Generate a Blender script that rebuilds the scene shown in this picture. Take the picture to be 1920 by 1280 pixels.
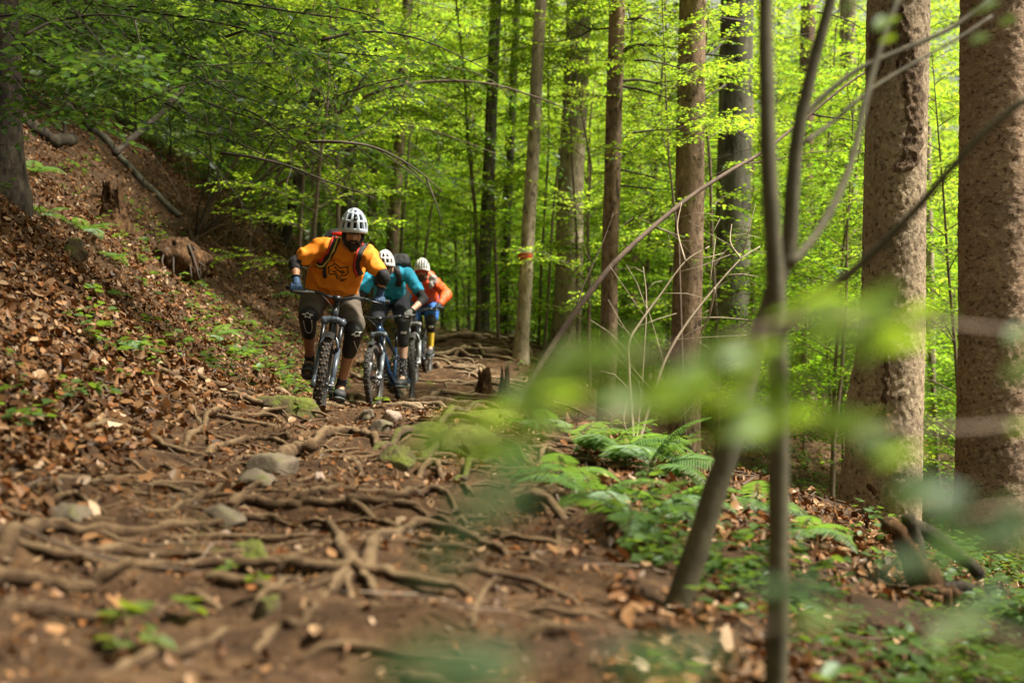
import bpy, math, random
import numpy as np
from mathutils import Vector, Matrix, Quaternion, noise as mnoise
from mathutils.bvhtree import BVHTree

for _o in list(bpy.data.objects):
    bpy.data.objects.remove(_o)
S = bpy.context.scene
COL = S.collection
R = math.radians

# ------------------------------------------------------------------ camera
cam_d = bpy.data.cameras.new('camera')
cam = bpy.data.objects.new('camera', cam_d)
COL.objects.link(cam)
cam.location = (0, 0, 0)
cam.rotation_euler = (R(90), 0, 0)
cam_d.lens = 50
cam_d.sensor_width = 36
cam_d.clip_start = 0.05
cam_d.clip_end = 1500
cam_d.dof.use_dof = True
cam_d.dof.focus_distance = 11.2
cam_d.dof.aperture_fstop = 1.7
S.camera = cam

# ------------------------------------------------------------------ sky + sun
SUN_EL, SUN_AZ = 58, 96          # azimuth measured from +Y towards +X
W = bpy.data.worlds.new('World'); S.world = W
W.use_nodes = True
_nt = W.node_tree
_bg = _nt.nodes['Background']
_sky = _nt.nodes.new('ShaderNodeTexSky')
_sky.sky_type = 'NISHITA'
_sky.sun_disc = False
_sky.sun_elevation = R(SUN_EL)
_sky.sun_rotation = R(SUN_AZ)
_sky.air_density = 1.0
_sky.dust_density = 3.0
_sky.ozone_density = 1.0
_hs = _nt.nodes.new('ShaderNodeHueSaturation')          # a bright white summer haze, not a blue sky
_hs.inputs['Saturation'].default_value = 0.25
_nt.links.new(_sky.outputs[0], _hs.inputs['Color'])
_tn = _nt.nodes.new('ShaderNodeMix'); _tn.data_type = 'RGBA'; _tn.blend_type = 'MULTIPLY'
_tn.inputs[0].default_value = 1.0; _tn.inputs[7].default_value = (1.0, .93, .79, 1)
_nt.links.new(_hs.outputs[0], _tn.inputs[6])
_nt.links.new(_tn.outputs[2], _bg.inputs[0])
_bg.inputs[1].default_value = 0.06
sun_d = bpy.data.lights.new('sun', 'SUN')
sun_d.energy = 5.0
sun_d.angle = R(7)
sun_d.color = (1.0, 0.92, 0.78)
sun = bpy.data.objects.new('sun', sun_d)
COL.objects.link(sun)
_sd = Vector((math.sin(R(SUN_AZ)) * math.cos(R(SUN_EL)), math.cos(R(SUN_AZ)) * math.cos(R(SUN_EL)), math.sin(R(SUN_EL))))
sun.rotation_euler = _sd.to_track_quat('Z', 'Y').to_euler()
sun.location = _sd * 60

S.view_settings.view_transform = 'Standard'
S.view_settings.look = 'None'
S.view_settings.gamma = 1.0
S.view_settings.use_curve_mapping = False
S.view_settings.exposure = 1.4

S.render.engine = 'CYCLES'
S.cycles.use_denoising = True
S.cycles.max_bounces = 8
S.cycles.diffuse_bounces = 4
S.cycles.glossy_bounces = 2
S.cycles.transmission_bounces = 6
S.cycles.transparent_max_bounces = 4
S.cycles.use_adaptive_sampling = False
S.cycles.caustics_reflective = False
S.cycles.caustics_refractive = False

# ------------------------------------------------------------------ helpers
FPX = 1920 * 50 / 36.0
def P(u, v, y):
    """the point y metres ahead of the camera seen at photo pixel (u, v)"""
    return Vector(((u - 960) / FPX * y, y, (640 - v) / FPX * y))

def tag(o, label=None, cat=None, group=None, kind=None):
    if label: o['label'] = label
    if cat: o['category'] = cat
    if group: o['group'] = group
    if kind: o['kind'] = kind
    return o

def empty(name, loc=(0, 0, 0), label=None, cat=None, group=None):
    o = bpy.data.objects.new(name, None)
    o.empty_display_size = 0.2
    o.location = loc
    COL.objects.link(o)
    return tag(o, label, cat, group)

def link(name, me, parent=None, kind=None):
    """link mesh data as an object; vertices stay where they are in world space"""
    o = bpy.data.objects.new(name, me)
    COL.objects.link(o)
    if parent is not None:
        o.parent = parent
        o.matrix_parent_inverse = Matrix.Identity(4)
    if kind: o['kind'] = kind
    return o

def rebase(o, root_loc):
    """shift mesh data so that it is local to a root standing at root_loc"""
    o.data.transform(Matrix.Translation(-Vector(root_loc)))

# numpy value noise ------------------------------------------------------
def _hash(ix, iy, iz):
    n = (ix * 374761393 + iy * 668265263 + iz * 2147483647 + 1013904223) & 0xffffffff
    n = ((n ^ (n >> 13)) * 1274126177) & 0xffffffff
    n = (n ^ (n >> 16)) & 0xffffffff
    return n.astype(np.float64) / 4294967295.0

def vnoise(x, y, z=0.0):
    x, y, z = np.broadcast_arrays(np.asarray(x, float), np.asarray(y, float), np.asarray(z, float))
    fx, fy, fz = np.floor(x), np.floor(y), np.floor(z)
    ix, iy, iz = fx.astype(np.int64), fy.astype(np.int64), fz.astype(np.int64)
    tx, ty, tz = x - fx, y - fy, z - fz
    tx, ty, tz = tx * tx * (3 - 2 * tx), ty * ty * (3 - 2 * ty), tz * tz * (3 - 2 * tz)
    out = 0
    for dx in (0, 1):
        for dy in (0, 1):
            for dz in (0, 1):
                w = (tx if dx else 1 - tx) * (ty if dy else 1 - ty) * (tz if dz else 1 - tz)
                out = out + w * _hash(ix + dx, iy + dy, iz + dz)
    return out * 2 - 1

def fbm(x, y, z=0.0, oct=3):
    s, a = 0, 1.0
    for k in range(oct):
        s = s + a * vnoise(np.asarray(x) * 2 ** k + 17.3 * k, np.asarray(y) * 2 ** k - 9.1 * k, np.asarray(z) * 2 ** k)
        a *= 0.5
    return s

# terrain height ---------------------------------------------------------
_TY = [-30, 2, 3.3, 5.5, 7.3, 8.4, 9.5, 10.1, 10.7, 12, 15.5, 17.5, 19.3, 21, 24, 27, 45, 90, 400]
_TZ = [-1.1, -.82, -.79, -.74, -.65, -.57, -.485, -.54, -.68, -.77, -.80, -.73, -.57, -.36, .06, .12, -.2, -1.5, -4]
def trail_z(y): return np.interp(y, _TY, _TZ)
def left_edge(y): return np.interp(y, [-30, 3, 6, 9, 11, 16, 20, 25, 60], [-1.3, -1.5, -1.85, -1.85, -1.85, -2.2, -2.15, -2.1, -2.5])
def right_edge(y): return np.interp(y, [-30, 3, 6, 9, 11, 15, 20, 24, 60], [.1, .2, .4, .45, .1, -.35, -.25, -.1, .2])
def spl(d, k): return np.logaddexp(0, d * k) / k

def ground(x, y, detail=True):
    x = np.asarray(x, float); y = np.asarray(y, float)
    z = trail_z(y)
    d = left_edge(y) - x
    dd = spl(d, 4.0)
    bank = 0.80 * dd - 0.55 * spl(dd - 5.6, 1.5)
    e = spl(x - right_edge(y), 3.0)
    drop = 0.34 * e - 0.22 * spl(e - 5.0, 1.0) - 0.10 * spl(e - 30, .3)
    z = z + bank - drop
    z = z + 0.10 * fbm(x * .45 + 3, y * .45, 0, 2) * np.clip(0.35 + .4 * dd + .25 * e, 0, 1.6)
    on_ = np.exp(-np.maximum(dd - .15, 0) * 2.5) * np.exp(-np.maximum(e - .2, 0) * 1.8)
    st = y * .95 + .9 * vnoise(x * .7, y * .35, 71) + .35 * vnoise(x * 1.9, y * .8, 72)       # roots hold the soil in low irregular steps
    fr = st - np.floor(st)
    z = z + on_ * .085 * np.where(y < 30, (np.clip(fr / .14, 0, 1) ** 2 * (3 - 2 * np.clip(fr / .14, 0, 1)) - fr), 0)
    if detail:
        on = np.exp(-dd * 1.2) * np.exp(-e * .8)
        z = z + 0.036 * fbm(x * 2.3, y * 2.6, 5, 3) * (0.9 + .5 * np.clip(dd + e, 0, 1))
        z = z + 0.020 * fbm(x * 7, y * 7, 9, 3) * (.5 + .5 * on)
    return z

def gz(x, y, detail=True): return float(ground(np.array([x]), np.array([y]), detail)[0])

_ys = np.concatenate([np.arange(2.0, 12, .02), np.arange(12, 40, .05)])
def G(u, v, ymin=2.0):
    """where the view ray of photo pixel (u, v) first meets the ground"""
    X = (u - 960) / FPX * _ys; Z = (640 - v) / FPX * _ys
    g = ground(X, _ys)
    hit = np.nonzero((Z <= g) & (_ys >= ymin))[0]
    i = hit[0] if len(hit) else len(_ys) - 1
    return Vector((X[i], _ys[i], g[i]))

# mesh builder -----------------------------------------------------------
class MB:
    def __init__(s): s.v, s.f, s.m = [], [], []
    def add(s, verts, faces, mat=0, M=None):
        b = len(s.v)
        if M is not None: verts = [M @ Vector(p) for p in verts]
        s.v.extend([tuple(p) for p in verts])
        s.f.extend([tuple(i + b for i in f) for f in faces])
        s.m.extend([mat] * len(faces))
        return s
    def box(s, c, size, M=None, mat=0, taper=1.0):
        x, y, z = [k / 2 for k in size]; t = taper
        vs = [(-x, -y, -z), (x, -y, -z), (x, y, -z), (-x, y, -z), (-x * t, -y * t, z), (x * t, -y * t, z), (x * t, y * t, z), (-x * t, y * t, z)]
        T = Matrix.Translation(c) if M is None else Matrix.Translation(c) @ M
        return s.add(vs, [(0, 3, 2, 1), (4, 5, 6, 7), (0, 1, 5, 4), (1, 2, 6, 5), (2, 3, 7, 6), (3, 0, 4, 7)], mat, T)
    def tube(s, pts, rad, n=8, mat=0, cap=True, squash=None, wob=0.0, seed=0):
        pts = [Vector(p) for p in pts]
        if not isinstance(rad, (list, tuple)): rad = [rad] * len(pts)
        N = len(pts)
        vs, fs = [], []
        up = None
        for i in range(N):
            t = (pts[min(i + 1, N - 1)] - pts[max(i - 1, 0)])
            if t.length < 1e-9: t = Vector((0, 0, 1))
            t.normalize()
            if up is None:
                up = Vector((0, 0, 1)) if abs(t.z) < .9 else Vector((1, 0, 0))
            a = up - t * up.dot(t)
            if a.length < 1e-6: a = t.orthogonal()
            a.normalize(); b = t.cross(a); up = a
            for k in range(n):
                w = 2 * math.pi * k / n
                r = rad[i]
                if wob: r *= 1 + wob * mnoise.noise((math.cos(w) * 1.3 + seed, math.sin(w) * 1.3, i * .45 + seed))
                ca, sb = math.cos(w) * r, math.sin(w) * r
                if squash: ca *= squash
                vs.append(pts[i] + a * ca + b * sb)
        for i in range(N - 1):
            for k in range(n):
                k2 = (k + 1) % n
                fs.append((i * n + k, i * n + k2, (i + 1) * n + k2, (i + 1) * n + k))
        if cap:
            fs.append(tuple(range(n - 1, -1, -1))); fs.append(tuple((N - 1) * n + k for k in range(n)))
        return s.add(vs, fs, mat)
    def capsule(s, p0, r0, p1, r1, n=14, mat=0):
        p0, p1 = Vector(p0), Vector(p1)
        ax = p1 - p0
        L = ax.length
        t = ax.normalized() if L > 1e-6 else Vector((0, 0, 1))
        pts, rad = [], []
        for k in range(0, 5):
            w = math.pi / 2 * (1 - k / 4); pts.append(p0 - t * (r0 * math.sin(w) * .999)); rad.append(max(r0 * math.cos(w), 1e-4))
        for k in range(0, 5):
            w = math.pi / 2 * k / 4; pts.append(p1 + t * (r1 * math.sin(w) * .999)); rad.append(max(r1 * math.cos(w), 1e-4))
        return s.tube(pts, rad, n, mat)
    def chain(s, pr, n=14, mat=0):
        for (a, ra), (b, rb) in zip(pr[:-1], pr[1:]): s.capsule(a, ra, b, rb, n, mat)
        return s
    def ellipsoid(s, c, rad, M=None, nu=16, nv=10, mat=0):
        vs, fs = [], []
        for j in range(nv + 1):
            th = math.pi * j / nv
            for i in range(nu):
                ph = 2 * math.pi * i / nu
                vs.append((rad[0] * math.sin(th) * math.cos(ph), rad[1] * math.sin(th) * math.sin(ph), rad[2] * math.cos(th)))
        for j in range(nv):
            for i in range(nu):
                i2 = (i + 1) % nu
                fs.append((j * nu + i, (j + 1) * nu + i, (j + 1) * nu + i2, j * nu + i2))
        T = Matrix.Translation(c)
        if M is not None: T = T @ M.to_4x4()
        return s.add(vs, fs, mat, T)
    def loft(s, rings, n=24, mat=0, power=2.3):
        """rings: (centre, half-axis a, half-axis b) - superellipse sections, capped"""
        vs, fs = [], []
        for c, a, b in rings:
            for k in range(n):
                w = 2 * math.pi * k / n
                cw, sw = math.cos(w), math.sin(w)
                e = 2 / power
                vs.append(Vector(c) + Vector(a) * (abs(cw) ** e * (1 if cw >= 0 else -1)) + Vector(b) * (abs(sw) ** e * (1 if sw >= 0 else -1)))
        for i in range(len(rings) - 1):
            for k in range(n):
                k2 = (k + 1) % n
                fs.append((i * n + k, i * n + k2, (i + 1) * n + k2, (i + 1) * n + k))
        fs.append(tuple(range(n - 1, -1, -1))); fs.append(tuple((len(rings) - 1) * n + k for k in range(n)))
        return s.add(vs, fs, mat)
    def mesh(s, name, mats, smooth=True):
        me = bpy.data.meshes.new(name)
        me.from_pydata(s.v, [], s.f)
        for m in (mats if isinstance(mats, (list, tuple)) else [mats]): me.materials.append(m)
        if any(s.m): me.polygons.foreach_set('material_index', s.m)
        if smooth: me.polygons.foreach_set('use_smooth', [True] * len(me.polygons))
        me.update()
        return me
    def build(s, name, mats, parent=None, smooth=True, kind=None, M=None):
        me = s.mesh(name, mats, smooth)
        if M is not None: me.transform(M)
        return link(name, me, parent, kind)

def np_mesh(name, V, F, mats, col=None, smooth=False):
    """fast mesh from numpy: V (n,3), F (m,k) with one k"""
    me = bpy.data.meshes.new(name)
    n, m, k = len(V), len(F), F.shape[1]
    me.vertices.add(n); me.vertices.foreach_set('co', np.ascontiguousarray(V, dtype=np.float32).ravel())
    me.loops.add(m * k); me.loops.foreach_set('vertex_index', np.ascontiguousarray(F, dtype=np.int32).ravel())
    me.polygons.add(m); me.polygons.foreach_set('loop_start', np.arange(0, m * k, k, dtype=np.int32))
    if smooth: me.polygons.foreach_set('use_smooth', np.ones(m, dtype=bool))
    for mt in (mats if isinstance(mats, (list, tuple)) else [mats]): me.materials.append(mt)
    me.update(calc_edges=True)
    if col is not None:
        at = me.attributes.new('Col', 'FLOAT_COLOR', 'POINT')
        c4 = np.ones((n, 4), dtype=np.float32); c4[:, :3] = col
        at.data.foreach_set('color', c4.ravel())
    return me

def organic(name, mb, mat, parent=None, voxel=.01, smooth=6, rough=None):
    """fuse overlapping closed shapes into one continuous skin"""
    me = mb.mesh(name + '_src', mat)
    o = bpy.data.objects.new(name + '_src', me)
    COL.objects.link(o)
    m = o.modifiers.new('r', 'REMESH'); m.mode = 'VOXEL'; m.voxel_size = voxel; m.use_smooth_shade = True
    if smooth:
        k = o.modifiers.new('s', 'SMOOTH'); k.factor = .5; k.iterations = smooth
    dg = bpy.context.evaluated_depsgraph_get()
    out = bpy.data.meshes.new_from_object(o.evaluated_get(dg))
    bpy.data.objects.remove(o)
    out.name = name
    out.materials.clear(); out.materials.append(mat)
    if rough:                                   # cloth folds: (amplitude, frequency)
        n = len(out.vertices); co = np.empty(n * 3, np.float32); no = np.empty(n * 3, np.float32)
        out.vertices.foreach_get('co', co); out.vertices.foreach_get('normal', no)
        co = co.reshape(-1, 3); no = no.reshape(-1, 3)
        f = rough[1]
        d = fbm(co[:, 0] * f, co[:, 1] * f, co[:, 2] * f * .8 + 3, 2)
        d = rough[0] * np.maximum(1 - 2.1 * np.abs(d), -.25)
        out.vertices.foreach_set('co', (co + no * d[:, None]).astype(np.float32).ravel()); out.update()
    out.polygons.foreach_set('use_smooth', [True] * len(out.polygons))
    return link(name, out, parent)

def catmull(pts, n):
    pts = [Vector(p) for p in pts]
    q = [pts[0] * 2 - pts[1]] + pts + [pts[-1] * 2 - pts[-2]]
    out = []
    for i in range(len(pts) - 1):
        p0, p1, p2, p3 = q[i:i + 4]
        for k in range(n):
            t = k / n
            out.append(.5 * ((2 * p1) + (p2 - p0) * t + (2 * p0 - 5 * p1 + 4 * p2 - p3) * t * t + (3 * p1 - p0 - 3 * p2 + p3) * t ** 3))
    out.append(pts[-1])
    return out

# ------------------------------------------------------------------ materials
def mat_new(name):
    m = bpy.data.materials.new(name); m.use_nodes = True
    nt = m.node_tree
    for n in list(nt.nodes): nt.nodes.remove(n)
    out = nt.nodes.new('ShaderNodeOutputMaterial')
    return m, nt, out

def N(nt, t, **kw):
    n = nt.nodes.new(t)
    for k, v in kw.items():
        if k in ('operation', 'blend_type', 'data_type', 'feature', 'attribute_name', 'noise_dimensions', 'distance', 'wave_type', 'bands_direction'): setattr(n, k, v)
        else: n.inputs[k].default_value = v
    return n

def ramp(nt, src, stops):
    r = nt.nodes.new('ShaderNodeValToRGB')
    e = r.color_ramp.elements
    while len(e) < len(stops): e.new(.5)
    for k, (p, c) in enumerate(stops): e[k].position = p; e[k].color = (*c, 1)
    nt.links.new(src, r.inputs[0])
    return r

def texco(nt, scale=(1, 1, 1), obj=True):
    tc = nt.nodes.new('ShaderNodeTexCoord'); mp = nt.nodes.new('ShaderNodeMapping')
    mp.inputs['Scale'].default_value = scale
    nt.links.new(tc.outputs['Object'], mp.inputs[0])
    return mp.outputs[0]

def plain(name, col, rough=.6, metal=0.0, spec=.5, var=.15, vscale=30, bump=0.0, bscale=200, coat=0, emit=None):
    """painted / cloth / plastic surface with slight mottling"""
    m, nt, out = mat_new(name)
    b = nt.nodes.new('ShaderNodeBsdfPrincipled')
    b.inputs['Roughness'].default_value = rough; b.inputs['Metallic'].default_value = metal
    b.inputs['Specular IOR Level'].default_value = spec
    if coat: b.inputs['Coat Weight'].default_value = coat
    co = texco(nt)
    nz = N(nt, 'ShaderNodeTexNoise', Scale=vscale, Detail=4.0); nt.links.new(co, nz.inputs['Vector'])
    lo = tuple(c * (1 - var) for c in col); hi = tuple(min(1, c * (1 + var)) for c in col)
    r = ramp(nt, nz.outputs[0], [(.3, lo), (.7, hi)])
    nt.links.new(r.outputs[0], b.inputs['Base Color'])
    if bump:
        bn = N(nt, 'ShaderNodeTexNoise', Scale=bscale, Detail=3.0); nt.links.new(co, bn.inputs['Vector'])
        bp = N(nt, 'ShaderNodeBump', Strength=bump, Distance=.004); nt.links.new(bn.outputs[0], bp.inputs['Height'])
        nt.links.new(bp.outputs[0], b.inputs['Normal'])
    nt.links.new(b.outputs[0], out.inputs[0])
    return m

def leaf_mat(name, refl, trans, tw=.5, gloss=.06, attr=True, grough=.45):
    """thin leaf: reflects and lets light through"""
    m, nt, out = mat_new(name)
    d = nt.nodes.new('ShaderNodeBsdfDiffuse'); t = nt.nodes.new('ShaderNodeBsdfTranslucent'); g = nt.nodes.new('ShaderNodeBsdfGlossy')
    g.inputs['Roughness'].default_value = grough; g.inputs['Color'].default_value = (.8, .9, .9, 1)
    for sh, c in ((d, refl), (t, trans)):
        if attr:
            a = N(nt, 'ShaderNodeAttribute', attribute_name='Col')
            mx = N(nt, 'ShaderNodeMix', data_type='RGBA', blend_type='MULTIPLY'); mx.inputs[0].default_value = 1
            mx.inputs[6].default_value = (*c, 1); nt.links.new(a.outputs['Color'], mx.inputs[7])
            nt.links.new(mx.outputs[2], sh.inputs['Color'])
        else: sh.inputs['Color'].default_value = (*c, 1)
    m1 = N(nt, 'ShaderNodeMixShader'); m1.inputs[0].default_value = tw
    nt.links.new(d.outputs[0], m1.inputs[1]); nt.links.new(t.outputs[0], m1.inputs[2])
    m2 = N(nt, 'ShaderNodeMixShader')
    m2.inputs[0].default_value = gloss
    nt.links.new(m1.outputs[0], m2.inputs[1]); nt.links.new(g.outputs[0], m2.inputs[2])
    nt.links.new(m2.outputs[0], out.inputs[0])
    return m

def earth_mat(name, stops, scale=6, moss=None, rough=.95, bump=.6, worn_lit=None):
    m, nt, out = mat_new(name)
    b = nt.nodes.new('ShaderNodeBsdfPrincipled'); b.inputs['Roughness'].default_value = rough
    b.inputs['Specular IOR Level'].default_value = .25
    co = texco(nt)
    n1 = N(nt, 'ShaderNodeTexNoise', Scale=scale, Detail=8.0, Roughness=.7); nt.links.new(co, n1.inputs['Vector'])
    r = ramp(nt, n1.outputs[0], stops)
    src = r.outputs[0]
    if worn_lit:            # tops scuffed pale by tyres and boots, exaggerated to paint in lit tops
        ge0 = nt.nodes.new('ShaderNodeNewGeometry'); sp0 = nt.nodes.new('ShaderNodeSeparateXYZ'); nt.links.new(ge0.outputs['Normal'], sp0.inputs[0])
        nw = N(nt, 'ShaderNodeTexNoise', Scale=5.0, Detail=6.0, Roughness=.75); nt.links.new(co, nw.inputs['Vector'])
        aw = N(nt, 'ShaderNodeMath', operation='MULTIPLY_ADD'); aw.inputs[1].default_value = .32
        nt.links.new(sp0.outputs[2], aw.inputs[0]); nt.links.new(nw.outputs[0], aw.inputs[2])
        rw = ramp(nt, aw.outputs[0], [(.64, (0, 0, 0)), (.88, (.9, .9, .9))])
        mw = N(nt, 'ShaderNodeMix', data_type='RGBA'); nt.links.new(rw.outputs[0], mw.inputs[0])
        nt.links.new(src, mw.inputs[6]); mw.inputs[7].default_value = (*worn_lit, 1); src = mw.outputs[2]
    if moss:
        n2 = N(nt, 'ShaderNodeTexNoise', Scale=moss[1], Detail=5.0, Roughness=.6); nt.links.new(co, n2.inputs['Vector'])
        ge = nt.nodes.new('ShaderNodeNewGeometry'); sp = nt.nodes.new('ShaderNodeSeparateXYZ')
        nt.links.new(ge.outputs['Normal'], sp.inputs[0])
        ad = N(nt, 'ShaderNodeMath', operation='MULTIPLY_ADD'); ad.inputs[1].default_value = moss[3]; 
        nt.links.new(sp.outputs[2], ad.inputs[0]); nt.links.new(n2.outputs[0], ad.inputs[2])
        rr = ramp(nt, ad.outputs[0], [(moss[2], (0, 0, 0)), (moss[2] + .15, (1, 1, 1))])
        n3 = N(nt, 'ShaderNodeTexNoise', Scale=60.0, Detail=3.0); nt.links.new(co, n3.inputs['Vector'])
        mc = ramp(nt, n3.outputs[0], [(.3, tuple(c * .55 for c in moss[0])), (.7, tuple(c * 1.4 for c in moss[0]))])
        mx = N(nt, 'ShaderNodeMix', data_type='RGBA'); nt.links.new(rr.outputs[0], mx.inputs[0])
        nt.links.new(src, mx.inputs[6]); nt.links.new(mc.outputs[0], mx.inputs[7]); src = mx.outputs[2]
    nt.links.new(src, b.inputs['Base Color'])
    n4 = N(nt, 'ShaderNodeTexNoise', Scale=scale * 7, Detail=6.0, Roughness=.7); nt.links.new(co, n4.inputs['Vector'])
    bp = N(nt, 'ShaderNodeBump', Strength=bump, Distance=.02); nt.links.new(n4.outputs[0], bp.inputs['Height'])
    nt.links.new(bp.outputs[0], b.inputs['Normal'])
    nt.links.new(b.outputs[0], out.inputs[0])
    return m

def bark_mat(name, dark, mid, light, scale=(14, 14, 9), cell=1.0, streak=0, lichen=None):
    """flaky bark: lifted scales in several sizes, colour and relief from the same noise"""
    m, nt, out = mat_new(name)
    b = nt.nodes.new('ShaderNodeBsdfPrincipled'); b.inputs['Roughness'].default_value = .9
    b.inputs['Specular IOR Level'].default_value = .2
    co = texco(nt, scale)
    nz = N(nt, 'ShaderNodeTexNoise', Scale=1.1 * cell, Detail=7.0, Roughness=.68, Distortion=.6); nt.links.new(co, nz.inputs['Vector'])
    add = N(nt, 'ShaderNodeMix', data_type='RGBA', blend_type='ADD'); add.inputs[0].default_value = 1.5
    nt.links.new(co, add.inputs[6]); nt.links.new(nz.outputs['Color'], add.inputs[7])
    vc = N(nt, 'ShaderNodeTexVoronoi', Scale=1.5 * cell); nt.links.new(add.outputs[2], vc.inputs['Vector'])
    sp = nt.nodes.new('ShaderNodeSeparateColor'); nt.links.new(vc.outputs['Color'], sp.inputs[0])
    mxh = N(nt, 'ShaderNodeMath', operation='MULTIPLY_ADD'); mxh.inputs[1].default_value = .28
    nt.links.new(sp.outputs[0], mxh.inputs[0]); nt.links.new(nz.outputs[0], mxh.inputs[2])
    r = ramp(nt, mxh.outputs[0], [(.40, tuple(c * .7 for c in dark)), (.47, dark), (.55, mid), (.68, mid), (.86, light)])
    co2 = texco(nt)
    big = N(nt, 'ShaderNodeTexNoise', Scale=1.7, Detail=3.0); nt.links.new(co2, big.inputs['Vector'])
    br = ramp(nt, big.outputs[0], [(.3, (.72, .72, .72)), (.7, (1.2, 1.17, 1.12))])
    mul = N(nt, 'ShaderNodeMix', data_type='RGBA', blend_type='MULTIPLY'); mul.inputs[0].default_value = 1
    nt.links.new(r.outputs[0], mul.inputs[6]); nt.links.new(br.outputs[0], mul.inputs[7])
    src = mul.outputs[2]
    if lichen:
        n2 = N(nt, 'ShaderNodeTexNoise', Scale=lichen[1], Detail=6.0, Roughness=.7); nt.links.new(co2, n2.inputs['Vector'])
        rr = ramp(nt, n2.outputs[0], [(lichen[2], (0, 0, 0)), (lichen[2] + .12, (1, 1, 1))])
        mx = N(nt, 'ShaderNodeMix', data_type='RGBA'); nt.links.new(rr.outputs[0], mx.inputs[0])
        nt.links.new(src, mx.inputs[6]); mx.inputs[7].default_value = (*lichen[0], 1); src = mx.outputs[2]
    nt.links.new(src, b.inputs['Base Color'])
    h = N(nt, 'ShaderNodeMath', operation='MULTIPLY_ADD'); h.inputs[1].default_value = .5
    tr_ = ramp(nt, nz.outputs[0], [(.36, (0, 0, 0)), (.41, (.35, .35, .35)), (.50, (.42, .42, .42)), (.54, (.72, .72, .72)), (.62, (.78, .78, .78)), (.66, (1, 1, 1))])
    h.inputs[1].default_value = .25
    nt.links.new(sp.outputs[1], h.inputs[0]); nt.links.new(tr_.outputs[0], h.inputs[2])
    bp = N(nt, 'ShaderNodeBump', Strength=1.0, Distance=.010); nt.links.new(h.outputs[0], bp.inputs['Height'])
    nt.links.new(bp.outputs[0], b.inputs['Normal'])
    nt.links.new(b.outputs[0], out.inputs[0])
    return m

MOSS = (.11, .13, .022)
M_soil = earth_mat('soil', [(.30, (.018, .009, .004)), (.5, (.068, .036, .016)), (.72, (.17, .10, .05))], 7.0, (MOSS, 1.3, .78, .12), .97, 1.0)
M_floor = earth_mat('forest_soil', [(.25, (.022, .012, .006)), (.5, (.055, .030, .014)), (.8, (.13, .075, .036))], 9.0, (MOSS, .8, .78, .15))
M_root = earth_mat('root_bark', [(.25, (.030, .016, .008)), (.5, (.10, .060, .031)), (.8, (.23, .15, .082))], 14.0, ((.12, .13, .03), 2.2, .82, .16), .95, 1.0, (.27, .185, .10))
M_stone = earth_mat('stone', [(.3, (.075, .058, .04)), (.55, (.15, .12, .085)), (.8, (.25, .205, .15))], 9.0, ((.10, .11, .03), 5, .70, .25), .9, .5)
M_stone_pale = earth_mat('pale_stone', [(.3, (.20, .15, .12)), (.6, (.33, .25, .20)), (.8, (.42, .33, .27))], 7.0, None, .9, .5)
M_moss = earth_mat('moss', [(.28, (.05, .036, .016)), (.42, (.07, .075, .014)), (.6, (.13, .15, .024)), (.8, (.24, .25, .06))], 14.0, None, 1.0, 1.0)
M_mossrock = earth_mat('mossy_rock', [(.3, (.05, .037, .02)), (.6, (.12, .09, .05)), (.8, (.18, .13, .08))], 8.0, (MOSS, 4, .62, .30), .95, .8)
M_spruce = bark_mat('spruce_bark', (.12, .075, .048), (.32, .22, .15), (.48, .37, .27), (21, 21, 30), 1.1)
M_spruce_grey = bark_mat('weathered_spruce_bark', (.13, .095, .062), (.34, .265, .18), (.52, .43, .31), (24, 24, 20), 1.1, 0, ((.16, .17, .07), 2.2, .62))
M_trunk = bark_mat('brown_bark', (.085, .058, .042), (.22, .15, .105), (.36, .26, .19), (16, 16, 8), 1.0)
M_palebark = bark_mat('pale_bark', (.17, .14, .10), (.35, .29, .215), (.52, .44, .34), (12, 12, 5), 1.0)
M_greybark = bark_mat('grey_green_bark', (.05, .05, .035), (.11, .105, .08), (.20, .19, .15), (9, 9, 3), .8, 0, ((.10, .12, .05), 1.5, .6))
M_darkbark = bark_mat('dark_bark', (.022, .018, .014), (.05, .04, .03), (.09, .075, .055), (12, 12, 5), 1.0, 0, ((.05, .06, .015), 1.3, .6))
M_twig = plain('twig_bark', (.14, .10, .07), .85, var=.35, vscale=14)
M_twig_dark = plain('dark_twig_bark', (.06, .045, .033), .85, var=.35, vscale=14)
M_twig_pale = plain('pale_dead_wood', (.36, .29, .21), .8, var=.25, vscale=14)
M_sapling = plain('sapling_bark', (.085, .075, .042), .8, var=.4, vscale=9, bump=.4, bscale=40)
M_rotten = bark_mat('rotten_wood', (.022, .011, .006), (.085, .045, .020), (.20, .115, .055), (30, 30, 6), 1.0)
M_litter = leaf_mat('dead_leaf', (1, 1, 1), (.9, .55, .3), .12, .012)
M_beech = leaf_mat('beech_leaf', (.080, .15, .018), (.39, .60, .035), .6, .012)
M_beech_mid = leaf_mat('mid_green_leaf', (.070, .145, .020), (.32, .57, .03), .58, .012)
M_beech_deep = leaf_mat('hazel_leaf_shaded', (.040, .082, .018), (.10, .20, .02), .5, .02)  # hazel green, darkened to put the upper-left shade into the leaf colour
M_near = leaf_mat('near_beech_leaf', (.09, .18, .03), (.25, .46, .03), .6, .03)
M_near_dark = leaf_mat('shaded_near_leaf', (.05, .11, .05), (.09, .20, .06), .5, .04)  # darker copy of the near leaf: shade on the low clusters as colour
M_fern = leaf_mat('fern_leaf', (.10, .19, .05), (.24, .42, .05), .45, .03)
M_herb = leaf_mat('herb_leaf', (.07, .13, .03), (.20, .32, .03), .45, .025)
# ================================================================== ground, trail, sky
rng = np.random.default_rng(7)
random.seed(7)

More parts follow.
